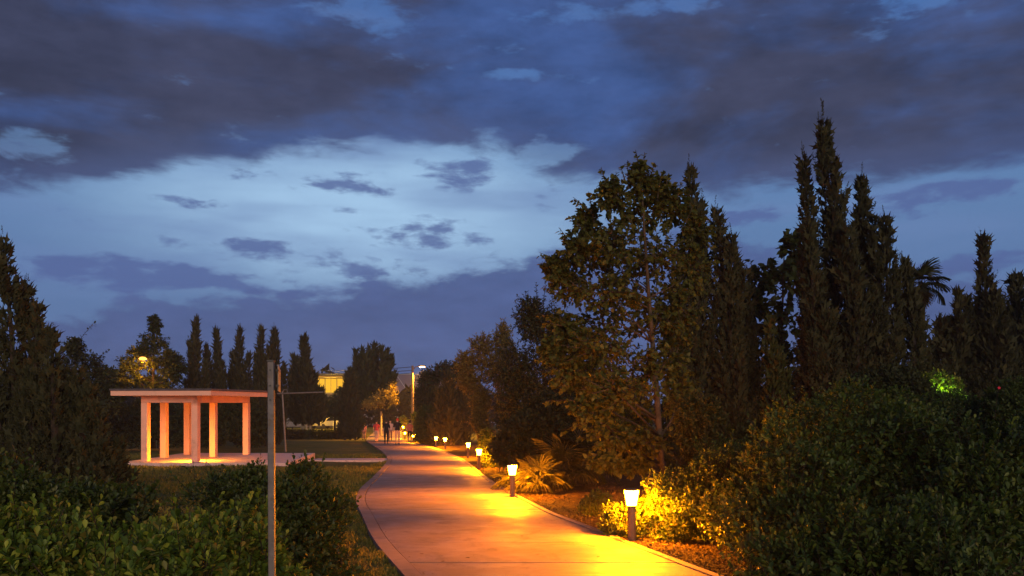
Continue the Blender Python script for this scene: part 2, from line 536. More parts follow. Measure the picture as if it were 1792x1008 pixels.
build_ground()


def build_path():
    root = empty('footpath', (0, 0, 0))
    tag(root, 'curving concrete footpath of poured panels with narrow kerb strips', 'path', kind='structure')
    joints = [1.5, 3.2, 5.2, 7.1, 8.98, 10.5, 12.5, 14.6, 16.8, 19.2, 21.6, 24.0]
    while joints[-1] < 148: joints.append(joints[-1] + 2.4 + joints[-1] * .012)
    KW = 0.17
    TOP, TH = 0.05, 0.16

    def strip(name, fa, fb, d0, d1, dz, mat):
        n = max(3, int((d1 - d0) / 0.3))
        ds = np.linspace(d0, d1, n)
        a, b = fa(ds), fb(ds)
        z = ground_z(ds) + TOP + dz
        mb = MB()
        for i in range(n):
            mb.v += [(a[i], ds[i], z[i] - TH), (b[i], ds[i], z[i] - TH), (b[i], ds[i], z[i]), (a[i], ds[i], z[i])]
        for i in range(n - 1):
            p, q = 4 * i, 4 * i + 4
            mb.f += [(p + 3, p + 2, q + 2, q + 3), (p + 1, p, q, q + 1), (p, p + 3, q + 3, q), (p + 2, p + 1, q + 1, q + 2)]
        mb.f += [(0, 1, 2, 3), (4 * n - 1, 4 * n - 2, 4 * n - 3, 4 * n - 4)]
        return mb.build(name, mat, root)
    for i in range(len(joints) - 1):
        d0, d1 = joints[i] + .011, joints[i + 1] - .011
        strip('panel', lambda d: XL(d) + KW + .012, lambda d: XR(d) - .112, d0, d1, random.uniform(-.004, .004), M['path'])
    kj = [1.5]
    while kj[-1] < 146: kj.append(kj[-1] + 3.1)
    for i in range(len(kj) - 1):
        strip('kerb', lambda d: XL(d), lambda d: XL(d) + KW, kj[i] + .004, kj[i + 1] - .004, .006, M['kerb'])
        strip('kerb', lambda d: XR(d) - .10, lambda d: XR(d), kj[i] + .004, kj[i + 1] - .004, .006, M['kerb'])
    # dark soil bed seen in the joints
    ds = np.linspace(1.6, 140, 400)
    V = np.concatenate([np.stack([XL(ds) + .03, ds, ground_z(ds) + TOP - .03], -1), np.stack([XR(ds) - .03, ds, ground_z(ds) + TOP - .03], -1)])
    I = np.arange(400)
    F = np.stack([I[:-1], I[:-1] + 400, I[1:] + 400, I[1:]], -1)
    link('joint_fill', mesh_np('joint_fill', V, F, M['mulch']), root)


build_path()

# ------------------------------------------------------------------ foliage engine
# leaf templates: x = side, y = along the leaf, z = up
T_OBO = (np.array([[0, 0, 0], [-.15, .32, .03], [-.27, .62, .07], [-.20, .86, .05], [0, 1, -.03], [.20, .86, .05], [.27, .62, .07], [.15, .32, .03], [0, .4, -.02], [0, .72, -.03]]),
         np.array([[0, 8, 1], [0, 7, 8], [1, 8, 2], [8, 9, 2], [2, 9, 3], [9, 4, 3], [8, 7, 6], [8, 6, 9], [9, 6, 5], [9, 5, 4]]))
T_HEART = (np.array([[0, .06, 0], [-.26, -.02, .04], [-.42, .25, .06], [-.30, .62, .02], [0, 1, -.08], [.30, .62, .02], [.42, .25, .06], [.26, -.02, .04], [0, .45, -.04]]),
           np.array([[0, 8, 1], [1, 8, 2], [2, 8, 3], [3, 8, 4], [4, 8, 5], [5, 8, 6], [6, 8, 7], [7, 8, 0]]))
T_OVAL = (np.array([[0, 0, 0], [-.26, .45, .06], [0, 1, -.04], [.26, .45, .06]]), np.array([[0, 3, 2], [0, 2, 1]]))
T_KITE = (np.array([[0, 0, 0], [-.13, .38, .03], [0, 1, 0], [.13, .38, -.03]]), np.array([[0, 3, 2], [0, 2, 1]]))
T_SPRAY = (np.array([[0, 0, 0], [-.10, .35, .02], [-.24, .62, .06], [-.06, .60, 0], [0, 1, .03], [.07, .62, -.01], [.22, .50, -.05], [.09, .30, 0]]),
           np.array([[0, 7, 1], [1, 7, 3], [3, 7, 5], [1, 3, 2], [3, 5, 4], [5, 7, 6]]))


def unit(a):
    return a / np.maximum(np.linalg.norm(a, axis=-1, keepdims=True), 1e-9)


def frames(T, N):
    T = unit(T)
    S = unit(np.cross(T, N))
    N = np.cross(S, T)
    return S, T, N


def scatter(tpl, P, T, N, size):
    tv, tf = tpl
    S, T, N = frames(T, N)
    sz = np.asarray(size)[:, None, None]
    V = P[:, None, :] + sz * (tv[None, :, 0:1] * S[:, None] + tv[None, :, 1:2] * T[:, None] + tv[None, :, 2:3] * N[:, None])
    F = tf[None] + (np.arange(len(P)) * len(tv))[:, None, None]
    return V.reshape(-1, 3), F.reshape(-1, 3)


def rand_dir(n):
    return unit(rng.normal(size=(n, 3)))


class Lump:
    """smooth random radius multiplier over directions"""
    def __init__(s, amp=.16, n=9, f=3.2):
        s.w, s.p, s.a = rng.normal(size=(n, 3)) * f, rng.uniform(0, 6.28, n), amp / math.sqrt(n) * 1.6
    def __call__(s, d): return 1 + s.a * np.sin(d @ s.w.T + s.p).sum(-1)


def add_leaves(root, name, tpl, P, T, N, S, mat, singles=0, cam_local=None):
    """the leaves nearest the eye become parts of their own, the rest one mass"""
    if singles:
        dist = np.linalg.norm(P - np.array(cam_local), axis=1) - 0.35 * P[:, 2]
        idx = np.argsort(dist)[:max(singles * 5, 1)]
        idx = rng.choice(idx, min(singles, len(idx)), replace=False)
        me = mesh_np('leaf', tpl[0], tpl[1], mat)
        s_, t_, n_ = frames(T[idx], N[idx])
        for k, i in enumerate(idx):
            o = link('leaf', me, root)
            q = S[i]
            mtx = Matrix.Identity(4)
            for r in range(3):
                mtx[r][0], mtx[r][1], mtx[r][2], mtx[r][3] = s_[k][r] * q, t_[k][r] * q, n_[k][r] * q, P[i][r]
            o.matrix_local = mtx
        keep = np.ones(len(P), bool)
        keep[idx] = False
        P, T, N, S = P[keep], T[keep], N[keep], S[keep]
    V, F = scatter(tpl, P, T, N, S)
    o = link(name, mesh_np(name, V, F, mat), root)
    o['kind'] = 'stuff'
    return o


def shrub(name, label, cat, loc, lobes, n_sprig, mat, tpl=T_OBO, leaf=.05, sprig=.13, per=11, fill=0.6, group=None,
          singles=0, up=.55, lump=.14, wild=0.04, stems=5):
    """lobes: ellipsoids (x, y, z, rx, ry, rz) relative to loc"""
    loc = Vector(loc)
    root = empty(name, loc, label, cat, group)
    L = np.array(lobes, float)
    area = (L[:, 3] * L[:, 4] * L[:, 5]) ** (2 / 3)
    pick = rng.choice(len(L), n_sprig, p=area / area.sum())
    d = rand_dir(n_sprig)
    d[:, 2] = np.where(d[:, 2] < -.45, -d[:, 2], d[:, 2])
    lp = [Lump(lump) for _ in L]
    rad = np.array([lp[k](d[i:i + 1])[0] for i, k in enumerate(pick)]) * rng.uniform(.80, 1.02, n_sprig)
    C = L[pick, :3] + d * L[pick, 3:] * rad[:, None]
    nrm = unit(d / L[pick, 3:])
    keep = C[:, 2] > 0.03
    for k, l in enumerate(L):
        q = (C - l[:3]) / l[3:]
        keep &= ~(((q ** 2).sum(-1) < .62) & (pick != k))
    C, nrm = C[keep], nrm[keep]
    n = len(C)
    ax = unit(nrm * .75 + np.array([0, 0, up]) + rng.normal(size=(n, 3)) * .35)
    ln = sprig * rng.uniform(.6, 1.35, n)
    sf = rng.uniform(.62, 1.3, n)
    w = rng.random(n) < wild
    ln[w] *= rng.uniform(1.6, 2.8, w.sum())
    st = C - ax * ln[:, None] * .45
    a1 = unit(np.cross(ax, rand_dir(n)))
    a2 = np.cross(ax, a1)
    P, T, N, S = [], [], [], []
    for j in range(per):
        u = (j + .6) / per
        th = j * 2.4 + rng.uniform(0, 6.28)
        rd = a1 * math.cos(th) + a2 * math.sin(th)
        al = R(78 - 48 * u) + rng.normal(size=n) * .18
        t = ax * np.cos(al)[:, None] + rd * np.sin(al)[:, None] + rng.normal(size=(n, 3)) * .10
        P.append(st + ax * (ln * (.15 + .85 * u))[:, None])
        T.append(t)
        N.append(unit(ax * .8 - rd * .2 + rng.normal(size=(n, 3)) * .25))
        S.append(leaf * sf * rng.uniform(.65, 1.25, n) * (1.12 - .45 * abs(u - .45)))
    nf = int(n * per * fill)
    if nf:
        pk = rng.choice(len(L), nf, p=area / area.sum())
        dd = rand_dir(nf)
        rr = rng.uniform(.45, .88, nf)
        Q = L[pk, :3] + dd * L[pk, 3:] * rr[:, None]
        Q[:, 2] = np.maximum(Q[:, 2], .02)
        P.append(Q); T.append(rand_dir(nf) + dd * .4); N.append(rand_dir(nf) + [0, 0, .4]); S.append(leaf * 1.35 * rng.uniform(.8, 1.3, nf))
    P, T, N, S = np.concatenate(P), np.concatenate(T), np.concatenate(N), np.concatenate(S)
    add_leaves(root, 'foliage', tpl, P, T, N, S, mat, singles, tuple(Vector((0, 0, EYE)) - loc))
    # twigs carrying the sprigs, and stems
    mb = MB()
    for i in list(np.where(w)[0]) + list(rng.choice(n, min(n, 260), replace=False)):
        c = Vector(st[i]); e = Vector(st[i] + ax[i] * ln[i])
        mb.tube([c - Vector(ax[i]) * ln[i] * .8, c, e], [.004, .0035, .0015], 3, False)
    if mb.v: mb.build('twigs', M['bark_dark'], root)['kind'] = 'stuff'
    for k in range(stems):
        l = L[k % len(L)]
        a = rng.uniform(0, 6.28)
        bx, by = l[0] + math.cos(a) * l[3] * .25, l[1] + math.sin(a) * l[4] * .25
        tp = (l[0] + math.cos(a) * l[3] * .6, l[1] + math.sin(a) * l[4] * .6, l[2] + l[5] * .4)
        mid = ((bx + tp[0]) / 2 + rng.normal() * .04, (by + tp[1]) / 2 + rng.normal() * .04, tp[2] * .5)
        MB().tube([(bx, by, -.05), mid, tp], [.02, .014, .006], 6).build('stem', M['bark_dark'], root)
    return root


def conifer(name, label, loc, leaders, mat, plume=.5, elem=.10, dens=1.0, cat='tree', group=None, trunk_r=.10, per=46, flare=.14, core=0.8, wisp=.35, shoots=5, nod=.0, bow=0.0):
    """leaders: (bx, by, bz, tx, ty, tz, radius): flame shaped columns of upright sprays"""
    loc = Vector(loc)
    root = empty(name, loc, label, cat, group)
    P, T, S = [], [], []
    tr = MB()
    more = []
    for (bx, by, bz, tx, ty, tz, rad) in leaders:
        b, t = np.array([bx, by, bz]), np.array([tx, ty, tz])
        for k in range(shoots):
            u = rng.uniform(.22, .86)
            a = rng.uniform(0, 6.28)
            pr = rad * (1 - u ** 1.12) ** .9
            c = b + (t - b) * u
            o = np.array([math.cos(a), math.sin(a), 0])
            hgt = (tz - bz) * rng.uniform(.11, .26) * (1.2 - u * .5)
            more.append((*(c + o * pr * .45 - [0, 0, hgt * .6]), *(c + o * (pr * rng.uniform(1.0, 1.6) + .03) + [0, 0, hgt * .55]), pr * .40 + rad * .05))
    for li, (bx, by, bz, tx, ty, tz, rad) in enumerate(list(leaders) + more):
        b, t = np.array([bx, by, bz]), np.array([tx, ty, tz])
        H = np.linalg.norm(t - b)
        bend = rng.normal(size=3) * H * .02
        bend[2] = 0
        if li < len(leaders): bend[0] += bow * H
        ax_f = lambda u: b + (t - b) * u[:, None] + bend * np.sin(u * math.pi)[:, None] - np.array([nod, 0, 0]) * (rad * (1 - u ** 8))[:, None]
        npl = max(12, int(dens * 22 * H * (rad + .10) / plume))
        u = 1 - np.sqrt(rng.uniform(0, 1, npl)) * .99          # more plumes low down where the column is wide
        prof = np.minimum(1, (u + .03) / flare) ** .6 * (1 - u ** 1.12) ** .9 + .02
        th = rng.uniform(0, 6.28, npl)
        lum = 1 + .26 * np.sin(th * 2 + u * 9 + li) + .26 * np.sin(th * 3 - u * 31 + li * 2) + rng.normal(size=npl) * .16
        r = rad * prof * np.clip(lum, .35, 1.6)
        out = np.stack([np.cos(th), np.sin(th), np.zeros(npl)], -1)
        A = ax_f(u) + out * (r * .30)[:, None]
        L = plume * rng.uniform(.55, 1.25, npl) * (1 - .35 * u)
        w = rng.random(npl) < wisp * .25
        L[w] *= 1.5
        L = np.minimum(L, (1 - u) * H * .8 + .12 * plume)
        ue = np.clip(u + L / H, 0, 1)
        re = rad * (np.minimum(1, (ue + .03) / flare) ** .6 * (1 - ue ** 1.12) ** .9 + .015) * np.clip(lum, .35, 1.6)
        re = np.where(rng.random(npl) < wisp * .5, re * 1.35 + .04 * plume, re)
        B = ax_f(ue) + out * re[:, None] + rng.normal(size=(npl, 3)) * .05 * plume
        Cc = ax_f(u) + out * (r * .95)[:, None] + np.stack([np.zeros(npl), np.zeros(npl), L * .35], -1)
        # the leader's own tip plumes
        for k in range(4):
            q = np.array([1.0 - .035 * k])
            a0 = ax_f(q)[0]
            A = np.vstack([A, a0 - (t - b) / H * plume * .9]); Cc = np.vstack([Cc, a0 - (t - b) / H * plume * .3])
            B = np.vstack([B, a0 + rng.normal(size=3) * .05 * plume])
        n = len(A)
        for j in range(per):
            v = (rng.random(n) * .92 + .08) ** .8
            v1 = v[:, None]
            p = A * (1 - v1) ** 2 + Cc * 2 * v1 * (1 - v1) + B * v1 ** 2
            tg = unit(2 * (1 - v1) * (Cc - A) + 2 * v1 * (B - Cc))
            wd = plume * .20 * (1.05 - v) * np.append(1 - .65 * u, np.full(n - npl, .3))
            P.append(p + rng.normal(size=(n, 3)) * wd[:, None] * .55)
            T.append(tg + rng.normal(size=(n, 3)) * .42)
            S.append(elem * rng.uniform(.6, 1.3, n) * (1.15 - .45 * v) * np.append(1 - .4 * u, np.full(n - npl, .55)))
        nc = int(core * n * 6)
        q = rng.uniform(0, .94, nc)
        pr = np.minimum(1, (q + .03) / flare) ** .6 * (1 - q ** 1.12) ** .9
        th = rng.uniform(0, 6.28, nc)
        rr = rad * pr * .75 * np.sqrt(rng.random(nc))
        P.append(ax_f(q) + np.stack([np.cos(th) * rr, np.sin(th) * rr, np.zeros(nc)], -1))
        T.append(np.stack([np.cos(th) * .5, np.sin(th) * .5, np.ones(nc)], -1) + rng.normal(size=(nc, 3)) * .3)
        S.append(elem * 3.0 * rng.uniform(.7, 1.3, nc))
        us = np.linspace(0, .9, 7)
        pts = ax_f(us)
        tr.tube([tuple(p) for p in pts], [trunk_r * (1 - .85 * q) * min(1, rad * 2) for q in us], 6)
    tr.build('trunk', M['bark_dark'], root)
    P, T, S = np.concatenate(P), np.concatenate(T), np.concatenate(S)
    P[:, 2] = np.maximum(P[:, 2], .02)
    V, F = scatter(T_SPRAY if elem * FPX / max(loc.y, 1) > 6 else T_KITE, P, T, rand_dir(len(P)), S)
    link('crown', mesh_np('crown', V, F, mat), root)['kind'] = 'stuff'
    return root


def broadleaf(name, label, loc, trunk, trunk_r, lobes, mat, twigs=40, per=14, leaf=.14, tpl=T_OVAL, droop=.35, cat='tree', group=None,
              bark='bark', singles=0, twig_len=1.0, sprigs=(), fill=.25, limb_r=.35, upb=.25):
    """trunk: polyline (local); lobes: (x, y, z, rx, ry, rz) local; sprigs: free shoots (x0,y0,z0,x1,y1,z1)"""
    loc = Vector(loc)
    root = empty(name, loc, label, cat, group)
    tp = [Vector(p) for p in trunk]
    k = len(tp)
    MB().tube(tp, [trunk_r * (1 - .8 * i / (k - 1)) for i in range(k)], 10).build('trunk', M[bark], root, smooth=True)
    P, T, N, S = [], [], [], []
    twig = MB()
    H = max(tp[-1].z, .1)

    def leaves_along(c, e, cnt, u0=.25, sc=1.0):
        c, e = np.array(c), np.array(e)
        ax = unit((e - c)[None])[0]
        u = np.linspace(u0, 1.0, cnt) + rng.normal(size=cnt) * .02
        th = np.arange(cnt) * 2.6 + rng.uniform(0, 6)
        s1 = unit(np.cross(ax, rng.normal(size=3))[None])[0]
        s2 = np.cross(ax, s1)
        rd = np.cos(th)[:, None] * s1 + np.sin(th)[:, None] * s2
        p = c + (e - c) * u[:, None] + np.array([0, 0, -1]) * (.12 * np.linalg.norm(e - c) * u ** 2)[:, None] * droop * 2
        t = rd * .9 + ax * (.35 + .6 * u)[:, None] + np.array([0, 0, -droop]) + rng.normal(size=(cnt, 3)) * .2
        P.append(p); T.append(t); N.append(np.array([0, 0, 1.0]) + rng.normal(size=(cnt, 3)) * .45)
        S.append(leaf * sc * rng.uniform(.6, 1.25, cnt))
    for (x, y, z, rx, ry, rz) in lobes:
        c = Vector((x, y, z))
        # limb from the trunk below this lobe
        zt = max(H * .12, min(z - .55 * math.hypot(x - tp[0].x, y - tp[0].y) - rz * .3, H * .95))
        for i in range(k - 1):
            if tp[i].z <= zt <= tp[i + 1].z or i == k - 2:
                f = min(max((zt - tp[i].z) / max(tp[i + 1].z - tp[i].z, 1e-6), 0), 1)
                s = tp[i].lerp(tp[i + 1], f)
                rr = trunk_r * (1 - .8 * (i + f) / (k - 1)) * limb_r * 1.4
                break
        mid = s.lerp(c, .5) + Vector((rng.normal() * .08, rng.normal() * .08, -.06 * (c - s).length))
        MB().tube([s, mid, c], [rr, rr * .7, rr * .35], 6).build('limb', M[bark], root, smooth=True)
        vol = (rx * ry * rz) ** (1 / 3)
        for _ in range(twigs):
            d = rng.normal(size=3)
            d[2] += upb
            d /= np.linalg.norm(d)
            q = rng.uniform(.0, .55)
            st = np.array([x, y, z]) + d * np.array([rx, ry, rz]) * q + rng.normal(size=3) * vol * .12
            en = np.array([x, y, z]) + d * np.array([rx, ry, rz]) * rng.uniform(.75, 1.12) * twig_len
            leaves_along(st, en, per)
            twig.tube([st, (st + en) / 2, en], [.012, .008, .003], 3, False)
        nf = int(twigs * per * fill)
        if nf:
            d = rand_dir(nf)
            P.append(np.array([x, y, z]) + d * np.array([rx, ry, rz]) * (rng.random(nf) ** .5 * .8)[:, None])
            T.append(rand_dir(nf) + [0, 0, -.3]); N.append(rand_dir(nf) + [0, 0, .6]); S.append(leaf * rng.uniform(.8, 1.3, nf))
    for (x0, y0, z0, x1, y1, z1) in sprigs:
        cnt = max(8, int(np.linalg.norm([x1 - x0, y1 - y0, z1 - z0]) / leaf * 3.2))
        leaves_along((x0, y0, z0), (x1, y1, z1), cnt, .05, .95)
        twig.tube([(x0, y0, z0), (x1, y1, z1)], [.014, .004], 4, False)
    twig.build('twigs', M[bark], root)['kind'] = 'stuff'
    P, T, N, S = map(np.concatenate, (P, T, N, S))
    P[:, 2] = np.maximum(P[:, 2], .02)
    add_leaves(root, 'crown', tpl, P, T, N, S, mat, singles, tuple(Vector((0, 0, EYE)) - loc))
    return root


def lob(loc, d, x, y, rx, ry, dd=0.0, depth=None):
    """crown lobe given by where it shows: centre and half sizes in photo pixels at distance d"""
    p = at(x, y, d + dd) - Vector(loc)
    k = (d + dd) / FPX
    return (p.x, p.y, p.z, rx * k, (depth or rx) * k, ry * k)


def ldr(loc, d, xb, yb, xt, yt, hw, dd=0.0):
    b, t = at(xb, yb, d + dd) - Vector(loc), at(xt, yt, d + dd) - Vector(loc)
    return (b.x, b.y, max(b.z, 0.0), t.x, t.y, t.z, hw * (d + dd) / FPX)


# ------------------------------------------------------------------ pavilion
def build_pavilion():
    loc = Vector((-11.2, 34, 0))
    root = empty('pavilion', loc, 'open peach plastered pavilion with flat overhanging roof on six square columns', 'pavilion')
    sh = lambda d: .024 * (d - 31.0)                       # the terrace climbs gently away from the path
    def quadbox(name, corners, z0, z1, mat, bevel=.012):
        bot = [(x - loc.x, d - loc.y, z0 + sh(d)) for x, d in corners]
        top = [(x - loc.x, d - loc.y, z1 + sh(d)) for x, d in corners]
        return MB().hexa(bot, top).build(name, mat, root, bevel=bevel)
    rect = lambda x0, x1, d0, d1: [(x0, d0), (x1, d0), (x1, d1), (x0, d1)]
    cs, cy = .115, .155
    cols = [(-13.48, 31.65), (-13.82, 34.0), (-13.5, 36.0), (-11.6, 31.5), (-12.06, 34.6), (-11.14, 36.0)]
    cols = [(-13.5, 31.6), (-13.75, 33.9), (-13.62, 36.0), (-11.62, 31.5), (-11.98, 34.4), (-11.15, 36.0)]
    for x, d in cols:
        quadbox('column', rect(x - cs, x + cs, d - cy, d + cy), .0975, 2.27, M['plaster'])
    # beams over the columns, set in by 3 mm from the column faces
    b0, b1, e = 2.272, 2.52, cs - .003
    e2 = cy - .003
    quadbox('beam', [(-13.5 - e, 31.6 - e2), (-11.62 + e, 31.5 - e2), (-11.62 + e, 31.5 + e2), (-13.5 - e, 31.6 + e2)], b0, b1, M['plaster'])
    quadbox('beam', [(-11.62 - e, 31.67), (-11.62 + e + .05, 31.67), (-11.15 + e, 36.0 - e - .005), (-11.15 - e, 36 - e - .005)], b0, b1 - .004, M['plaster'])
    quadbox('beam', [(-13.5 - e, 31.775), (-13.5 + e, 31.775), (-13.62 + e, 36.0 - e - .005), (-13.62 - e, 36 - e - .005)], b0, b1 - .004, M['plaster'])
    quadbox('beam', [(-13.62 - e, 36 - e), (-11.15 + e, 36 - e), (-11.15 + e, 36 + e), (-13.62 - e, 36 + e)], b0, b1 - .002, M['plaster'])
    roof = [(-14.5, 30.95), (-10.72, 30.5), (-10.25, 36.9), (-14.6, 37.1)]
    r = quadbox('roof', roof, 2.525, 2.70, M['plaster'], .01)
    lip = [(-14.53, 30.92), (-10.69, 30.46), (-10.21, 36.94), (-14.64, 37.15)]
    bot = [(x - loc.x, d - loc.y, 2.702 + sh(d)) for x, d in lip]
    top = [(x - loc.x, d - loc.y, 2.775 + sh(d)) for x, d in lip]
    MB().hexa(bot, top).build('roofing_edge', M['roofing'], r, bevel=.008)
    # small hooded floor light fixed low on the inner face of the front column
    lx, ly, lz = -11.76, 31.95, .36
    f = MB().box((lx - loc.x, ly - loc.y, lz + .12), (.16, .16, .03)).build('light_hood', M['iron'], root)
    MB().box((lx - loc.x + .06, ly - loc.y - .20, lz), (.05, .20, .05)).build('light_bracket', M['iron'], root)
    gl = MB().lathe([(.035, 0), (.045, .06), (.04, .12)], 10, (lx - loc.x, ly - loc.y, lz - .02)).build('light_glass', emit('pavilion_light_glass', (1, .36, .012), 4800), root)
    # terrace slab and the narrow walk to the path
    slab = empty('terrace_slab', (-11, 34, 0))
    tag(slab, 'pale pink concrete terrace under the pavilion', 'terrace', kind='structure')
    xs = np.linspace(-14.25, -8.1, 5)
    for i in range(4):
        c = [(xs[i] + .006, 31.0), (xs[i + 1] - .006, 31.0), (xs[i + 1] - .006 - (.45 if i == 3 else 0), 37.2), (xs[i] + .006, 37.2)]
        MB().hexa([(x + 11, d - 34, -.15) for x, d in c], [(x + 11, d - 34, .095 + sh(d)) for x, d in c]).build('panel', M['slab'], slab, bevel=.01)
    walk = empty('walkway', (-6.7, 35.5, 0))
    tag(walk, 'narrow pink concrete walk joining the terrace to the footpath', 'path', kind='structure')
    xs = np.linspace(-8.25, -5.2, 4)
    for i in range(3):
        x0, x1 = xs[i] + .006, xs[i + 1] - .006
        c = [(x0, 34.5), (x1, 34.5), (x1, 36.5), (x0, 36.5)]
        if i == 2: c = [(x0, 34.5), (float(XL(34.5)) - .01, 34.5), (float(XL(36.5)) - .01, 36.5), (x0, 36.5)]
        MB().hexa([(x + 6.7, d - 35.5, -.12) for x, d in c], [(x + 6.7, d - 35.5, .04) for x, d in c]).build('panel', M['slab'], walk)


build_pavilion()

# ------------------------------------------------------------------ bollard lamps
def bollard(p, label, first=[None]):
    root = empty('bollard_lamp', p, label, 'lamp', 'bollard lamps along the right edge of the path')
    if first[0] is None:
        parts = []
        parts.append(MB().lathe([(.050, -.08), (.050, .455), (.046, .462)], 18).build('post', M['post'], root, smooth=False))
        parts.append(MB().lathe([(.066, .4635), (.068, .478), (.062, .482)], 18).build('collar', M['iron'], root))
        g = MB()
        prof = [(.060, .484), (.092, .668)]
        g.lathe(prof, 12)
        parts.append(g.build('glass', M['lamp_glass'], root))
        parts.append(MB().lathe([(.100, .672), (.104, .680), (.060, .694), (.012, .699)], 18).build('cap', M['iron'], root))
        for k in range(4):
            a = k * math.pi / 2 + .5
            c, s = math.cos(a), math.sin(a)
            parts.append(MB().tube([(.066 * c, .066 * s, .482), (.0985 * c, .0985 * s, .674)], .0035, 5).build('rib', M['iron'], root))
        first[0] = parts
    else:
        for q in first[0]:
            c = q.copy()
            COL.objects.link(c)
            c.parent = root
    ld = bpy.data.lights.new('bollard_bulb', 'SPOT')
    ld.energy, ld.color, ld.shadow_soft_size = 2350, LAMP_COL, .03
    ld.spot_size, ld.spot_blend = R(166), .075
    ld.use_nodes = True                       # shaped by angle to widen the pools: more light wide than straight down
    lg = NG(ld.node_tree)
    em = [n for n in ld.node_tree.nodes if n.type == 'EMISSION'][0]
    sp = lg.n('ShaderNodeSeparateXYZ')
    ld.node_tree.links.new(lg.n('ShaderNodeTexCoord').outputs['Normal'], sp.inputs[0])
    lg.put(em.inputs['Strength'], lg.step(lg.m('ABSOLUTE', sp.outputs[2]), .12, .50, 1.0, .30))
    lo = bpy.data.objects.new('bollard_bulb', ld)
    COL.objects.link(lo)
    lo.parent = root
    lo.location = (0, 0, .640)
    root.rotation_euler = (random.gauss(0, .012), random.gauss(0, .012), random.uniform(0, 6))
    return root


LAMPS = [(1106, 952, 'nearest bollard lamp, burning white beside the lit shrub'),
         (897, 873, 'second nearest bollard lamp, in front of the spiky fan palms'),
         (838, 822, 'bollard lamp standing in the glowing low shrub below the orange lit juniper'),
         (819, 802, 'bollard lamp just behind and left of the one in the glowing shrub'),
         (779, 786.5, 'right hand one of the pair of small far bollard lamps'),
         (763, 783, 'left hand one of the pair of small far bollard lamps')]
for x, y, l in LAMPS: bollard(gp(x, y), l)
bollard((float(XR(68)) + .25, 68, 0), 'far bollard lamp behind the walker in the coral shirt')
bollard((float(XR(84)) + .25, 84, float(ground_z(84))), 'far bollard lamp between the walkers, past the coral shirt')
bollard((float(XR(101)) + .2, 101, float(ground_z(101))), 'farthest bollard lamp, under the lit shrub at the end of the path')

# ------------------------------------------------------------------ near right shrubs
def sh_at(x, d, *lobes):
    """shrub base at column x, distance d; lobes as (px x, px y, rx, ry, dd)"""
    loc = Vector(((x - CX) * d / FPX, d, 0))
    out = []
    for q in lobes:
        px, py, rx, ry = q[:4]
        out.append(lob(loc, d, px, py, rx, ry, q[4] if len(q) > 4 else 0))
    return loc, out


loc, lb = sh_at(1235, 11.0, (1225, 900, 85, 75), (1275, 860, 90, 70, .3), (1180, 925, 50, 55, -.2), (1160, 880, 36, 46, .1))
shrub('shrub', 'rounded shrub lit yellow on its left by the nearest bollard lamp', 'shrub', loc, lb, 1500, M['lf_right'], leaf=.046, sprig=.13, per=9, singles=160, stems=4, lump=.22, wild=.08)
loc, lb = sh_at(1095, 11.25, (1095, 915, 38, 36), (1075, 925, 24, 24))
shrub('shrub', 'small low shrub glowing yellow left of the nearest bollard lamp', 'shrub', loc, lb, 260, M['lf_right'], leaf=.042, sprig=.09, per=9, singles=60, stems=2)
loc, lb = sh_at(1470, 9.3, (1410, 870, 120, 115), (1500, 810, 140, 105, .5), (1420, 940, 150, 100, -.3), (1590, 850, 120, 130, .1), (1320, 910, 80, 85, .2))
shrub('shrub', 'large dark spreading shrub in the middle of the right foreground', 'shrub', loc, lb, 3500, M['lf_right'], leaf=.055, sprig=.17, per=9, singles=280, stems=6, wild=.12, up=.9, fill=.4, lump=.24)
loc, lb = sh_at(1740, 8.2, (1730, 890, 120, 110), (1800, 850, 110, 130, .4), (1680, 950, 110, 90, -.5))
shrub('shrub', 'dark shrub running off the bottom right corner', 'shrub', loc, lb, 1900, M['lf_right'], leaf=.054, sprig=.17, per=9, singles=220, stems=4, wild=.12, up=.9, fill=.4, lump=.24)
loc, lb = sh_at(1540, 7.4, (1500, 1000, 150, 85), (1620, 1000, 130, 90, -.2), (1390, 1010, 90, 70, .1))
shrub('shrub', 'low dark shrub along the bottom edge before the large shrub', 'shrub', loc, lb, 1450, M['lf_right'], leaf=.056, sprig=.16, per=9, singles=220, stems=4, up=.9, fill=.4, lump=.24, wild=.1)
loc, lb = sh_at(1640, 12.5, (1640, 760, 75, 60), (1700, 770, 80, 70, .4), (1580, 770, 60, 55, .2))
shrub('shrub', 'dense fine leaved green shrub below the palm', 'shrub', loc, lb, 2600, M['lf_fine'], tpl=T_OVAL, leaf=.04, sprig=.14, per=12, stems=3, up=.9)
loc, lb = sh_at(1770, 11.5, (1770, 740, 60, 60), (1810, 760, 60, 90, .2))
shrub('shrub', 'dark shrub at the right edge behind the corner shrub', 'shrub', loc, lb, 1300, M['lf_fine'], tpl=T_OVAL, leaf=.045, sprig=.14, per=11, stems=3)
loc, lb = sh_at(1240, 12.4, (1225, 780, 38, 44), (1245, 735, 20, 34), (1205, 730, 18, 36), (1285, 795, 38, 34, .3), (1320, 780, 26, 32, .6))
shrub('shrub', 'loose tall shrub glowing orange behind the lamp lit shrub', 'shrub', loc, lb, 1200, M['lf_jun'], tpl=T_OVAL, leaf=.05, sprig=.16, per=11, up=.8, wild=.1, stems=4)
loc, lb = sh_at(1048, 13.4, (1048, 882, 26, 22), (1030, 890, 18, 14))
shrub('shrub', 'tiny dim shrub on the mulch between the two nearest lamps', 'shrub', loc, lb, 200, M['lf_mid'], leaf=.035, sprig=.08, per=9, stems=2)
loc, lb = sh_at(1400, 12.5, (1400, 760, 60, 50), (1480, 730, 70, 45, .4), (1550, 735, 60, 45, .2))
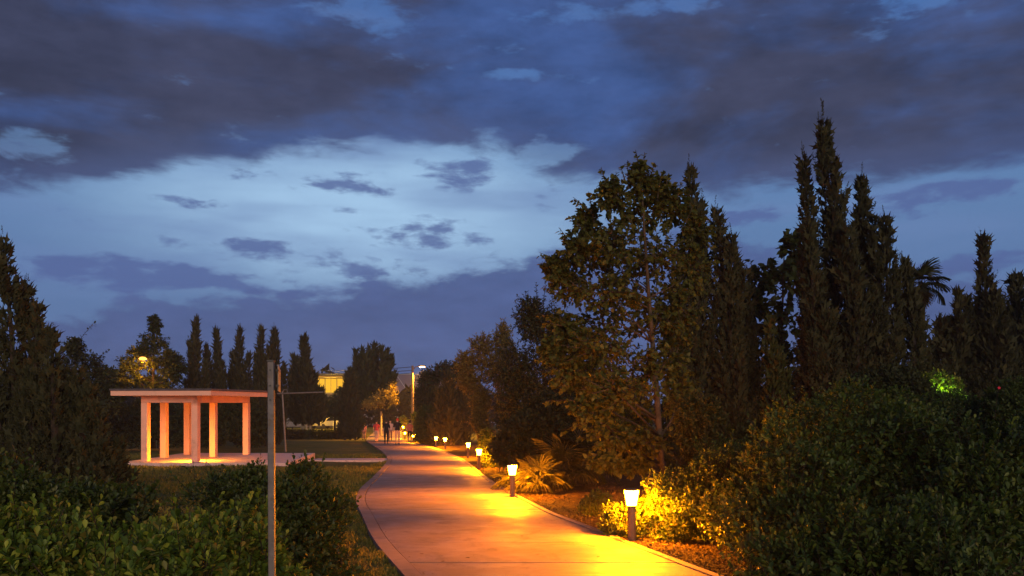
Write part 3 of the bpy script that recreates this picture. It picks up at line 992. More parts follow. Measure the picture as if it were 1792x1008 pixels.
shrub('shrub', 'dark leafy shrub behind the large right foreground shrub', 'shrub', loc, lb, 1600, M['lf_right'], leaf=.055, sprig=.16, per=11, stems=3, wild=.08)
loc, lb = sh_at(1560, 13.5, (1540, 700, 60, 50), (1590, 720, 60, 60))
shrub('shrub', 'dark shrub at the foot of the tall cypress beside the palm', 'shrub', loc, lb, 1200, M['lf_dark'], leaf=.06, sprig=.16, per=11, stems=3)

# ------------------------------------------------------------------ near left shrubs
loc, lb = sh_at(140, 4.4, (60, 1060, 190, 130), (190, 1050, 150, 115, .1), (-60, 1030, 130, 130, .2), (300, 1060, 110, 95, -.1))
shrub('shrub', 'bright green leafy hedge shrub filling the bottom left corner', 'shrub', loc, lb, 2200, M['lf_near'], leaf=.041, sprig=.14, per=11, singles=300, stems=4, wild=.14, up=1.1, fill=.5, lump=.22)
loc, lb = sh_at(390, 5.2, (360, 1030, 100, 95), (430, 1035, 90, 90, -.1), (300, 1010, 70, 80, .3))
shrub('shrub', 'green leafy hedge shrub left of the thin signpost', 'shrub', loc, lb, 1600, M['lf_near'], leaf=.041, sprig=.13, per=11, singles=240, stems=4, wild=.12, up=1.1, fill=.5, lump=.22)
loc, lb = sh_at(470, 8.2, (430, 900, 90, 75), (520, 910, 80, 75, .1), (480, 960, 120, 90, -.4), (540, 980, 65, 70, -.2))
shrub('shrub', 'rounded dark shrub behind the signpost, before the lawn', 'shrub', loc, lb, 2200, M['lf_mid'], leaf=.050, sprig=.15, per=10, singles=160, stems=5, wild=.10, up=.9, fill=.5, lump=.2)
loc, lb = sh_at(100, 7.5, (60, 895, 90, 45), (160, 905, 80, 45, -.2), (-40, 890, 80, 55, .2))
shrub('shrub', 'dim shrub between the corner hedge and the left conifer', 'shrub', loc, lb, 1400, M['lf_mid'], leaf=.056, sprig=.17, per=10, singles=100, stems=4, wild=.12, up=1.0, lump=.2)
# a single twig hanging over the path kerb
tw = empty('twig', at(585, 950, 8.0), 'thin leafy twig from the dark shrub, reaching over the path kerb', 'twig')
e0 = at(585, 950, 8.0)
pts = [at(585, 950, 8.0) - e0, at(608, 925, 8.0) - e0, at(628, 906, 8.0) - e0]
MB().tube(pts, [.004, .003, .002], 5).build('stem', M['bark_dark'], tw)
lm = mesh_np('leaf', T_OBO[0], T_OBO[1], M['lf_mid'])
for k in range(7):
    o = link('leaf', lm, tw, pts[2] - (pts[2] - pts[1]) * (.05 * k))
    o.scale = (.045,) * 3
    o.rotation_euler = (R(40 + 12 * k), R(20 * k - 50), R(50 * k))

# ------------------------------------------------------------------ big leaf tree and the right hand trees
D = 15.0
loc = base(1160, D)
px_tr = [(1160, 880), (1155, 780), (1150, 700), (1142, 600), (1134, 500), (1128, 410), (1122, 320)]
trunk = [at(x, y, D) - loc for x, y in px_tr]
lobes = [lob(loc, D, *q) for q in [
    (1120, 315, 26, 38), (1068, 345, 34, 38, -.3), (1028, 390, 28, 36, .2), (1120, 375, 50, 46, .3), (1180, 365, 36, 40, .4), (1008, 440, 34, 38, -.2),
    (1075, 430, 52, 44, -.5), (1150, 450, 60, 50, .2), (995, 500, 44, 40, .2), (1065, 515, 62, 46, -.6), (1145, 555, 58, 52, .3), (985, 575, 40, 42, -.2),
    (1045, 605, 62, 44, -.7), (1210, 470, 45, 55, .5), (995, 655, 42, 38, -.4), (1075, 680, 62, 40, -.8), (1140, 650, 46, 52, .1), (1030, 715, 44, 30, -.8),
    (1065, 760, 52, 34, -.7), (1120, 775, 48, 32, -.5), (1060, 808, 38, 20, -.8), (1110, 815, 34, 18, -.6), (1185, 540, 45, 60, .4), (1175, 620, 40, 60, .5),
    (1100, 490, 70, 70, .9), (1060, 585, 75, 65, .9), (1105, 670, 75, 65, .9), (1020, 640, 50, 60, .8), (1045, 450, 45, 50, .7), (1190, 700, 40, 60, .8), (1100, 745, 55, 50, .6), (1160, 335, 30, 34, .2), (1215, 410, 34, 40, .5), (972, 470, 26, 26, -.1), (968, 615, 26, 34, -.2)]]
spr = [at(*a, D) - loc for a in []]
sprigs = []
for (x0, y0, x1, y1) in [(1125, 310, 1128, 266), (1100, 330, 1098, 280), (1065, 340, 1052, 292), (1045, 380, 1003, 345), (1020, 400, 995, 378), (990, 460, 944, 442),
                         (1165, 340, 1168, 308), (1185, 350, 1192, 318), (975, 520, 950, 500), (1000, 600, 952, 590), (985, 660, 948, 648), (1030, 420, 985, 420), (1120, 300, 1112, 262), (1135, 320, 1146, 284), (1080, 340, 1078, 300), (1040, 390, 1030, 335), (1150, 350, 1158, 300), (1010, 440, 978, 398), (1200, 390, 1216, 352), (1095, 320, 1086, 290), (1000, 500, 962, 478), (985, 560, 940, 548), (975, 640, 938, 628), (1000, 700, 955, 702), (1030, 740, 985, 752)]:
    a, b = at(x0, y0, D) - loc, at(x1, y1, D) - loc
    sprigs.append((*a, *b))
broadleaf('broadleaf_tree', 'tall thin trunked tree with large hanging leaves behind the nearest lamp', loc, trunk, .07, lobes, M['lf_tree'], twigs=46, per=12, leaf=.082,
          tpl=T_HEART, droop=.5, singles=280, sprigs=sprigs, fill=.22, limb_r=.3)

D = 22.5
loc = base(1250, D)
conifer('cypress', 'bushy cypress crowded against the big leaved tree', loc,
        [ldr(loc, D, 1225, 860, 1205, 270, 42), ldr(loc, D, 1260, 860, 1250, 345, 48, .4), ldr(loc, D, 1285, 860, 1280, 390, 44, -.2), ldr(loc, D, 1235, 860, 1228, 330, 45, .6),
         ldr(loc, D, 1300, 860, 1305, 460, 38, .3), ldr(loc, D, 1190, 860, 1185, 420, 40, .2)], M['lf_cyp'], plume=.55, elem=.095, dens=.95, per=56)
D = 25.0
loc = base(1370, D)
lobes = [lob(loc, D, *q) for q in [(1388, 435, 26, 28), (1340, 485, 30, 30), (1392, 490, 32, 38), (1318, 530, 26, 34), (1370, 560, 46, 40), (1330, 600, 40, 40), (1385, 630, 45, 45), (1340, 680, 50, 50), (1400, 700, 50, 50)]]
sprigs = [(*(at(a, b, D) - loc), *(at(c, e, D) - loc)) for a, b, c, e in [(1325, 500, 1312, 452), (1350, 480, 1352, 452), (1385, 420, 1378, 402), (1400, 420, 1408, 404)]]
broadleaf('broadleaf_tree', 'green leafy tree showing sky between its leaves left of the tall cypress', loc, [at(1370, 840, D) - loc, at(1366, 640, D) - loc, at(1372, 450, D) - loc], .09, lobes,
          M['lf_green'], twigs=24, per=11, leaf=.19, tpl=T_HEART, droop=.35, sprigs=sprigs, fill=.15, bark='bark_dark')
D = 16.0
loc = base(1345, D)
conifer('cypress', 'slim young cypress in front of the green leafy tree', loc, [ldr(loc, D, 1355, 830, 1345, 545, 34), ldr(loc, D, 1365, 830, 1362, 600, 28, .2)], M['lf_jun'], plume=.35, elem=.065, per=40)
D = 20.5
loc = base(1490, D)
conifer('cypress', 'tallest dark cypress with bent tips rising over the right side', loc,
        [ldr(loc, D, 1465, 900, 1437, 176, 56), ldr(loc, D, 1440, 900, 1404, 250, 46, .3), ldr(loc, D, 1500, 900, 1508, 285, 58, .4), ldr(loc, D, 1530, 900, 1548, 360, 56, -.2),
         ldr(loc, D, 1560, 900, 1580, 440, 46, .1), ldr(loc, D, 1440, 900, 1415, 370, 38, -.3), ldr(loc, D, 1480, 900, 1478, 380, 55, -.5), ldr(loc, D, 1585, 900, 1600, 520, 30, .3), ldr(loc, D, 1450, 900, 1440, 520, 60, -.6), ldr(loc, D, 1535, 900, 1530, 500, 60, -.6)],
        M['lf_cyp'], plume=.55, elem=.09, dens=.95, per=56, flare=.10, bow=.022, wisp=.8, shoots=6)
D = 27.0
loc = base(1740, D)
conifer('cypress', 'dark conifer with one thin spire near the right edge', loc,
        [ldr(loc, D, 1730, 800, 1718, 398, 40), ldr(loc, D, 1770, 800, 1778, 470, 64, .5), ldr(loc, D, 1700, 800, 1690, 510, 56, .2), ldr(loc, D, 1735, 800, 1738, 500, 70, -.4),
         ldr(loc, D, 1800, 800, 1815, 500, 50, -.2), ldr(loc, D, 1680, 800, 1678, 497, 18, -.3), ldr(loc, D, 1655, 800, 1648, 550, 46)], M['lf_cyp'], plume=.65, elem=.12, dens=.85, per=46, wisp=.8)


D = 28.5
loc = base(1720, D)
broadleaf('broadleaf_tree', 'low dark tree filling the right edge behind the palm', loc, [(0, 0, 0), at(1720, 680, D) - loc, at(1722, 600, D) - loc], .14,
          [lob(loc, D, *q) for q in [(1672, 600, 34, 44), (1715, 580, 48, 56), (1780, 570, 50, 66), (1690, 660, 60, 50), (1765, 670, 60, 60), (1640, 680, 44, 50)]], M['lf_dark'], twigs=80, per=15, leaf=.12, fill=.7, bark='bark_dark', droop=.1, upb=.4)


# fan palms
def frond_mesh(mat, nl=26, L=.75, spread=105, droop=.3, wid=.024):
    V, F = [], []
    for i in range(nl):
        th = R(-spread + 2 * spread * i / (nl - 1)) + random.gauss(0, .02)
        ln = L * (.72 + .28 * math.cos(th * .8)) * random.uniform(.92, 1.05)
        dx, dy = math.sin(th), math.cos(th)
        sx, sy = dy, -dx
        b = len(V)
        for u, w, z in ((0, .25, 0), (.35, 1, .03), (.7, .75, -droop * .25), (1, .04, -droop)):
            ww = wid * w * L
            cx, cy = dx * ln * u, dy * ln * u
            V += [(cx - sx * ww, cy - sy * ww, z * L + .012), (cx, cy, z * L - .012), (cx + sx * ww, cy + sy * ww, z * L + .012)]
        for k in range(3):
            p = b + 3 * k
            F += [(p, p + 1, p + 4, p + 3), (p + 1, p + 2, p + 5, p + 4)]
    return mesh_np('frond', np.array(V), np.array(F), mat)


def fan_palm(name, label, loc, height, n, L, mat, trunk_r=.12, pet=.5, skirt=0, lo=-35, hi=85, nl=26, group=None, lean=0.0):
    root = empty(name, loc, label, 'palm', group)
    top = Vector((lean, 0, height))
    if height > .4:
        pts = [Vector((lean * (k / 8) ** 1.5, 0, -.1 + (height + .1) * k / 8)) for k in range(9)]
        MB().tube(pts, [trunk_r * (1.25 - .3 * k / 8 + .06 * (k % 2)) for k in range(9)], 10).build('trunk', M['bark_dark'], root, smooth=True)
    vs = [frond_mesh(mat, nl, L, 108, random.uniform(.25, .55)) for _ in range(3)]
    dead = frond_mesh(M['dead'], 18, L * .9, 70, .25) if skirt else None
    for k in range(n + skirt):
        az = k * 2.4 + random.uniform(-.2, .2)
        el = R(random.uniform(-85, -60)) if k >= n else R(hi + (lo - hi) * (k / max(n - 1, 1)) + random.uniform(-8, 8))
        d = Vector((math.cos(az) * math.cos(el), math.sin(az) * math.cos(el), math.sin(el)))
        pl = pet * random.uniform(.8, 1.2) * (.6 if k >= n else 1)
        mid = top + d * pl * .55 + Vector((0, 0, .05))
        end = top + d * pl
        me = dead if k >= n else vs[k % 3]
        o = link('frond', me, root)
        ax = (end - mid).normalized()
        side = ax.cross(Vector((0, 0, 1)))
        side = side.normalized() if side.length > 1e-3 else Vector((1, 0, 0))
        nr = side.cross(ax)
        sc = random.uniform(.85, 1.1)
        mtx = Matrix.Identity(4)
        for r in range(3): mtx[r][0], mtx[r][1], mtx[r][2], mtx[r][3] = side[r] * sc, ax[r] * sc, nr[r] * sc, end[r]
        o.matrix_local = mtx
        MB().tube([top, mid, end], [.016, .012, .009], 5).build('petiole', M['dead'] if k >= n else mat, root)
    return root


D = 23.5
loc = base(1607, D)
h = at(1612, 500, D).z
fan_palm('fan_palm', 'tall single trunk fan palm right of the tallest cypress', loc, h, 15, .50, M['lf_palm_dark'], .11, .33, skirt=7, lo=-30, hi=80, lean=.08)
fan_palm('fan_palm', 'spiky low fan palm lit yellow behind the second nearest lamp', gp(944, 866), .12, 18, .40, M['lf_palm'], pet=.42, lo=5, hi=85, nl=18)
fan_palm('fan_palm', 'shaggy fan palm clump right of the lit one', gp(985, 860), .30, 20, .52, M['lf_palm'], pet=.50, lo=0, hi=85, nl=20)
fan_palm('fan_palm', 'small fan palm hugging the path left of the second lamp post', gp(896, 861), .05, 12, .30, M['lf_palm'], pet=.25, lo=10, hi=80, nl=14)
fan_palm('fan_palm', 'darker fan palm at the back of the palm clump', gp(1020, 852), .45, 18, .55, M['lf_palm_dark'], pet=.55, lo=-5, hi=80, nl=20)

# mid right trees
D = 36.0
loc = base(838, D)
lobes = [lob(loc, D, *q) for q in [(815, 640, 24, 28), (845, 615, 30, 34), (880, 600, 22, 40), (862, 650, 36, 34), (822, 672, 26, 22), (842, 700, 22, 28), (838, 735, 18, 26, -.2), (880, 660, 26, 40, .4), (850, 760, 16, 18, -.3)]]
sprigs = [(*(at(a, b, D) - loc), *(at(c, e, D) - loc)) for a, b, c, e in [(845, 600, 848, 585), (880, 580, 883, 558), (815, 630, 800, 610), (830, 610, 826, 595), (800, 660, 782, 668), (830, 740, 808, 738)]]
broadleaf('juniper', 'twisted juniper tree painted lamplit orange over the middle bollard lamps', loc, [at(850, 815, D) - loc, at(838, 760, D) - loc, at(832, 710, D) - loc, at(845, 640, D) - loc], .13, lobes,
          M['lf_lamplit'], twigs=110, per=18, leaf=.095, tpl=T_OVAL, droop=.1, sprigs=sprigs, fill=.5, upb=.4)
D = 30.0
loc = base(950, D)
lobes = [lob(loc, D, *q) for q in [(930, 560, 34, 50), (965, 600, 50, 70), (905, 650, 40, 60), (950, 680, 70, 70), (900, 720, 45, 60), (1000, 720, 60, 70), (930, 770, 60, 40), (1020, 640, 60, 80)]]
sprigs = [(*(at(a, b, D) - loc), *(at(c, e, D) - loc)) for a, b, c, e in [(930, 540, 915, 515), (940, 530, 938, 495), (950, 540, 955, 490), (910, 580, 897, 540), (965, 540, 970, 480)]]
broadleaf('broadleaf_tree', 'dark dense tree between the orange lit juniper and the big leaved tree', loc, [(0, 0, 0), at(955, 700, D) - loc, at(945, 560, D) - loc], .14, lobes, M['lf_dark'],
          twigs=110, per=18, leaf=.105, droop=.1, sprigs=sprigs, fill=.9, bark='bark_dark', upb=.4)
D = 25.5
loc = base(915, D)
shrub('shrub', 'black shrub mass behind the lit fan palms', 'shrub', loc, [lob(loc, D, *q) for q in [(910, 770, 38, 45), (960, 760, 60, 60, .6), (1020, 770, 60, 60, .8), (880, 790, 20, 28, .4), (1080, 770, 60, 70, 1)]], 2600, M['lf_dark'],
      tpl=T_OVAL, leaf=.12, sprig=.25, per=9, stems=4)
D = 28.9
loc = base(846, D)
shrub('shrub', 'low shrub glowing bright yellow around the third bollard lamp', 'shrub', loc, [lob(loc, D, *q) for q in [(851, 805, 9, 18), (857, 812, 9, 12), (846, 785, 8, 16, .3), (853, 768, 9, 12, .4)]], 420, M['lf_right'], tpl=T_OVAL, leaf=.075, sprig=.16, per=9, stems=2)
D = 64.0
loc = base(748, D)
shrub('clipped_shrub', 'tall clipped round shrub right of the walkers', 'shrub', loc, [lob(loc, D, *q) for q in [(748, 740, 22, 28), (750, 762, 24, 22)]], 1600, M['lf_mid'], tpl=T_OVAL, leaf=.13, sprig=.22, per=8, lump=.06, stems=2)
D = 58.0
loc = base(790, D)
conifer('cypress', 'dark reddish conifer column behind the pair of far lamps', loc, [ldr(loc, D, 790, 800, 785, 650, 24), ldr(loc, D, 812, 800, 808, 660, 22, .6), ldr(loc, D, 770, 800, 768, 680, 20, .4)], M['lf_cyp'], plume=.9, elem=.18, per=34)
D = 76.0
loc = base(775, D)
broadleaf('broadleaf_tree', 'round dark tree right of the street lamp', loc, [(0, 0, 0), at(775, 700, D) - loc, at(778, 650, D) - loc], .22, [lob(loc, D, *q) for q in [(778, 655, 26, 26), (750, 668, 22, 24), (805, 655, 26, 28), (770, 700, 36, 30), (810, 700, 34, 36), (740, 700, 18, 24)]],
          M['lf_dark'], twigs=90, per=16, leaf=.22, fill=.8, bark='bark_dark', droop=.1)

# ------------------------------------------------------------------ centre distance
D = 92.0
loc = base(667, D)
ld = []
for i, (x, y) in enumerate([(612, 648), (616, 630), (621, 614), (627, 606), (633, 612), (639, 602), (645, 608), (650, 597), (656, 604), (661, 598), (667, 608), (672, 600), (677, 614), (682, 612), (686, 624), (690, 640), (692, 655), (630, 640), (648, 640), (664, 640), (680, 645), (640, 665), (670, 665)]):
    ld.append(ldr(loc, D, 655 + (x - 655) * .62, 716, x, y - 5 + 20 * (i % 2), 5.0 + 1.2 * (i % 3), (i % 5) * .6 - 1.2))
t = conifer('upright_tree', 'dense broad tree of upright shoots, its lower right lit by the street lamp', loc, ld, M['lf_dark'], plume=.75, elem=.22, per=26, flare=.3, trunk_r=.10, shoots=2, dens=.9)
MB().tube([(0, 0, -.1), at(667, 720, D) - loc], [.13, .10], 8).build('trunk', M['bark_lamplit'], t)
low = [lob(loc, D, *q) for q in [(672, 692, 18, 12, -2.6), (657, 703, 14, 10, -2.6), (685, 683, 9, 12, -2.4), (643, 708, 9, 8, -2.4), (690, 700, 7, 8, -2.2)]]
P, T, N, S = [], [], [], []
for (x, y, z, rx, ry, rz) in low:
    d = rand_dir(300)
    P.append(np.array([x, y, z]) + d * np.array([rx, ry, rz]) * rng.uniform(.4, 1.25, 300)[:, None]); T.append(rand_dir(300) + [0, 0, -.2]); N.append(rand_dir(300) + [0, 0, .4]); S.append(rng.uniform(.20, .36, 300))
add_leaves(t, 'lower_foliage', T_OVAL, *map(np.concatenate, (P, T, N, S)), M['lf_lamplit'])  # lamplit part of the crown, the light painted into its leaf colour
D = 76.0
loc = base(612, D)
conifer('cypress', 'broad dark cone shaped cypress left of the walkers', loc, [ldr(loc, D, 613, 770, 610, 648, 20), ldr(loc, D, 604, 770, 602, 690, 12, .3), ldr(loc, D, 622, 770, 620, 690, 12, -.3)], M['lf_cyp'], plume=1.0, elem=.22, per=36)
loc = base(706, 103)
shrub('shrub', 'small far shrub lit bright yellow at the end of the path', 'shrub', loc, [lob(loc, 103, 706, 737, 5, 8), lob(loc, 103, 711, 743, 5, 6), lob(loc, 103, 703, 748, 4, 5)], 160, M['lf_near'], tpl=T_OVAL, leaf=.22, sprig=.3, per=8, stems=1)
loc = base(727, 70)
shrub('shrub', 'thin far shrub lit yellow beside the coral shirted walker', 'shrub', loc, [lob(loc, 70, 727, 745, 4, 16), lob(loc, 70, 729, 765, 5, 10), lob(loc, 70, 726, 730, 4, 6)], 180, M['lf_near'], tpl=T_OVAL, leaf=.14, sprig=.25, per=8, stems=1)

# ------------------------------------------------------------------ left side
D = 15.5
loc = base(40, D)
conifer('juniper', 'tall shaggy dark conifer cut by the left edge', loc,
        [ldr(loc, D, 30, 880, 4, 398, 42), ldr(loc, D, 60, 880, 45, 480, 44, .3), ldr(loc, D, 5, 880, -30, 520, 60, .2), ldr(loc, D, 70, 880, 66, 520, 36, -.3)], M['lf_cyp'], plume=.42, elem=.075, dens=.9, per=44, wisp=.8)
D = 14.0
loc = base(130, D)
conifer('juniper', 'broad dark juniper with a pointed top beside the pavilion', loc,
        [ldr(loc, D, 105, 880, 92, 567, 50), ldr(loc, D, 145, 880, 128, 640, 58, .2), ldr(loc, D, 180, 880, 165, 700, 44, -.2), ldr(loc, D, 55, 880, 45, 640, 60, .1), ldr(loc, D, 205, 880, 205, 770, 26, -.2)],
        M['lf_cyp'], plume=.38, elem=.07, dens=.9, per=42)
D = 42.0
loc = base(150, D)
lobes = [lob(loc, D, *q) for q in [(150, 640, 34, 34), (130, 610, 18, 22), (170, 670, 34, 34), (140, 700, 44, 44), (185, 700, 30, 44), (110, 660, 26, 40)]]
sprigs = [(*(at(a, b, D) - loc), *(at(c, e, D) - loc)) for a, b, c, e in [(140, 610, 130, 590), (135, 600, 166, 562), (160, 640, 190, 610), (180, 660, 200, 640)]]
broadleaf('broadleaf_tree', 'leafy tree with a curling top shoot left of the pavilion', loc, [(0, 0, 0), at(150, 700, D) - loc, at(150, 620, D) - loc], .13, lobes, M['lf_dark'], twigs=60, per=13, leaf=.17, fill=.6, sprigs=sprigs, bark='bark_dark')
D = 53.0
loc = base(268, D)
lobes = [lob(loc, D, *q) for q in [(270, 570, 12, 18), (268, 600, 26, 22), (245, 618, 22, 14), (295, 625, 22, 18), (262, 640, 40, 20), (225, 640, 24, 18), (300, 655, 24, 18), (240, 665, 42, 16), (285, 680, 40, 18), (210, 670, 22, 24), (200, 700, 24, 26), (185, 655, 20, 14), (310, 640, 20, 20)]]
broadleaf('broadleaf_tree', 'leafy tree lit yellow from inside by a lamp behind the pavilion roof', loc, [(0, 0, 0), at(268, 690, D) - loc, at(270, 580, D) - loc], .16, lobes, M['lf_green'], twigs=44, per=13, leaf=.21, fill=.35, bark='bark_dark',
          sprigs=[(*(at(268, 580, D) - loc), *(at(272, 550, D) - loc))])
CYP = [(342, 552, 20, 57, 'leftmost and widest of the dark cypresses behind the pavilion roof'), (378, 570, 16, 59, 'second cypress from the left behind the pavilion roof'),
       (421, 568, 16, 61, 'slim cypress behind the right end of the pavilion roof'), (457, 568, 14, 58, 'narrow cypress just left of the signpost top'),
       (482, 568, 13, 63, 'thin cypress just right of the signpost top')]
for x, y, hw, D, lab in CYP:
    loc = base(x, D)
    q = rng.uniform(-5, 3)
    sh_ = [ldr(loc, D, x, 790, x + q, y - 4, hw * 1.1), ldr(loc, D, x - hw * .5, 790, x - hw * rng.uniform(.5, 1.1), y + rng.uniform(25, 70), hw * .7, .4), ldr(loc, D, x + hw * .5, 790, x + hw * rng.uniform(.6, 1.2), y + rng.uniform(30, 75), hw * .7, -.3)]
    conifer('cypress', lab, loc, sh_, M['lf_cyp'], plume=.8, elem=.15, per=36, wisp=.9, group='cypresses behind the pavilion', dens=.9)
D = 72.0
loc = base(530, D)
conifer('cypress', 'stout many tipped cypress right of the signpost', loc, [ldr(loc, D, 530, 745, 531, 582, 18), ldr(loc, D, 518, 745, 515, 620, 14, .4), ldr(loc, D, 545, 745, 550, 650, 16, .2), ldr(loc, D, 558, 745, 562, 680, 15, -.2), ldr(loc, D, 540, 745, 540, 640, 18, -.5)],
        M['lf_cyp'], plume=1.0, elem=.21, per=36, flare=.25)
D = 48.0
for x, w, lab in [(150, 60, 'long dark hedge left behind the pavilion'), (270, 75, 'black hedge seen between the pavilion columns'), (400, 70, 'dark hedge right behind the pavilion')]:
    loc = base(x, D)
    shrub('hedge', lab, 'hedge', loc, [lob(loc, D, x - w * .5, 750, w * .65, 38), lob(loc, D, x + w * .5, 752, w * .65, 36, .3), lob(loc, D, x, 735, w * .6, 38, .8)], 1700, M['lf_dark'], tpl=T_OVAL, leaf=.14, sprig=.28, per=8, stems=2)
D = 84.0
for x, w, lab, mt in [(520, 24, 'low brown shrub bed along the far edge of the lawn', 'lf_jun'), (560, 24, 'low shrub bed left of the cone cypress', 'lf_mid'), (600, 14, 'reddish low shrub at the foot of the cone cypress', 'lf_jun')]:
    loc = base(x, D)
    shrub('shrub', lab, 'shrub', loc, [lob(loc, D, x - w * .5, 763, w * .6, 8), lob(loc, D, x + w * .5, 763, w * .6, 8, .5)], 420, M[mt], tpl=T_OVAL, leaf=.18, sprig=.25, per=8, stems=1)

# ------------------------------------------------------------------ far wood closing the horizon
def build_far_wood():
    n = 26000
    az = rng.uniform(-.75, .75, n)
    d = rng.uniform(135, 165, n)
    top = 6.2 + 1.6 * np.sin(az * 23) + 1.2 * np.sin(az * 61 + 1) + .8 * np.sin(az * 140)
    z = 1.0 + rng.random(n) ** .75 * np.maximum(top, 3.0)
    P = np.stack([np.sin(az) * d, np.cos(az) * d, z], -1)
    V, F = scatter(T_OVAL, P, rand_dir(n) + [0, 0, .3], rand_dir(n), rng.uniform(.8, 1.7, n))
    tag(link('far_wood', mesh_np('far_wood', V, F, M['far_wood'])), 'dark belt of far trees closing the park along the horizon', 'wood', kind='stuff')


build_far_wood()

# ------------------------------------------------------------------ posts, lamps, wires
def build_posts():
    # foreground signpost
    D = 4.3
    b = base(477, D)
    r = empty('signpost', b, 'thin square steel signpost rising from the left foreground shrubs', 'signpost')
    top = at(474.5, 633, D) - b
    w = .0158
    MB().hexa([(-w, -w, -.1), (w, -w, -.1), (w, w, -.1), (-w, w, -.1)], [(top.x - w, -w, top.z), (top.x + w, -w, top.z), (top.x + w, w, top.z), (top.x - w, w, top.z)]).build('post', M['steel'], r, bevel=.004)
    k = D / FPX
    zt = lambda y: at(0, y, D).z
    # two plates seen almost edge on, bolted to the right of the post
    MB().hexa([(.020, .02, zt(684)), (-.028, .24, zt(684)), (-.024, .24, zt(684)), (.024, .02, zt(684))],
              [(.020, .02, zt(637)), (-.028, .24, zt(644)), (-.024, .24, zt(644)), (.024, .02, zt(637))]).build('sign_plate', M['tan_plate'], r)
    MB().box((.022, .010, zt(648)), (.013, .018, .010)).build('bracket', M['iron'], r)
    MB().box((.022, .010, zt(675)), (.013, .018, .010)).build('bracket', M['iron'], r)
    MB().box((top.x, 0, top.z + .004), (.036, .036, .007)).build('cap', M['iron'], r)
    for y in (648, 675, 700):
        MB().tube([(top.x + .0005, -.0155, zt(y)), (top.x + .0005, -.0205, zt(y))], .0045, 6).build('bolt', M['iron'], r)
    # thin leaning post with a horizontal arm on the lawn
    D = 46.5
    b = base(500, D)
    r = empty('arm_post', b, 'thin leaning steel post with a long horizontal arm on the lawn', 'post')
    t = at(494, 685, D) - b
    MB().tube([(0, 0, -.1), t], [.055, .045], 8).build('post', M['steel'], r)
    a0, a1 = at(486, 689, D) - b, at(566, 686.5, D) - b
    MB().tube([a0 + Vector((0, -.1, 0)), a1 + Vector((0, -.1, 0))], .04, 8).build('arm', M['steel'], r)
    hook = [at(494, 687, D) - b, at(497, 682, D) - b, at(502, 682, D) - b, at(503, 688, D) - b]
    MB().tube(hook, .03, 6).build('hook', M['steel'], r)

    # street lamp by the end of the path
    D = 90.0
    b = base(722, D)
    r = empty('street_lamp', b, 'tall street lamp with a short curved arm glowing over the path end', 'street lamp')
    zt = at(722, 640, D).z - b.z
    MB().tube([(0, 0, -.1), (0, 0, zt)], [.17, .12], 10).build('pole', M['post'], r)
    pts = [(0, 0, zt - .45), (.35, 0, zt - .1), (.8, 0, zt - .02)]
    MB().tube(pts, .05, 6).build('arm', M['post'], r)
    MB().box((1.0, 0, zt - .02), (.75, .30, .10)).build('head', M['iron'], r, bevel=.03)
    MB().box((1.0, 0, zt - .125), (.55, .22, .08)).build('glass', M['street_glass'], r)
    ld = bpy.data.lights.new('street_lamp_light', 'SPOT')
    ld.spot_size, ld.spot_blend = R(142), .35
    ld.energy, ld.color, ld.shadow_soft_size = 17000, (1, .40, .025), .12
    lo = bpy.data.objects.new('street_lamp_light', ld)
    COL.objects.link(lo)
    lo.location = b + Vector((1.0, -.05, zt - .45))
    # lantern glowing between the far cypresses
    D = 108.0
    b = base(512, D)
    r = empty('street_lamp', b, 'far lantern lamp glowing between the cypresses right of the signpost', 'street lamp')
    zt = at(512, 669, D).z - b.z
    MB().tube([(0, 0, -.1), (0, 0, zt)], [.10, .07], 8).build('pole', M['iron'], r)
    MB().lathe([(.12, 0), (.34, .62)], 8, (0, 0, zt + .01)).build('glass', emit('lantern_glass', (1, .5, .08), 2.2), r)
    MB().lathe([(.38, .64), (.30, .72), (.05, .95)], 8, (0, 0, zt)).build('cap', M['iron'], r)
    ld = bpy.data.lights.new('lantern_light', 'POINT')
    ld.energy, ld.color, ld.shadow_soft_size = 3800, (1, .55, .05), .2
    lo = bpy.data.objects.new('lantern_light', ld)
    COL.objects.link(lo)
    lo.location = b + Vector((3.2, -.6, zt - 1.2))
    # lamp inside the lit tree
    D = 53.0
    b = base(250, 52.0)
    r = empty('street_lamp', b, 'orange lamp head glowing in the leaves above the pavilion roof', 'street lamp')
    zt = at(250, 629, 52.0).z - b.z
    MB().tube([(.25, 1.6, -.1), (.25, 1.6, zt + .1), (.2, 1.3, zt + .25), (.02, .1, zt + .21)], [.06, .045, .03, .025], 8).build('pole', M['iron'], r)
    MB().lathe([(.05, -.05), (.22, 0), (.24, .06), (.12, .14)], 10, (0, 0, zt)).build('glass', M['tree_lamp_glass'], r)
    MB().lathe([(.26, .142), (.1, .2)], 10, (0, 0, zt)).build('cap', M['iron'], r)
    ld = bpy.data.lights.new('tree_lamp_light', 'POINT')
    ld.energy, ld.color, ld.shadow_soft_size = 600, (1, .34, .015), .15
    lo = bpy.data.objects.new('tree_lamp_light', ld)
    COL.objects.link(lo)
    lo.location = b + Vector((0, -.3, zt - .25))
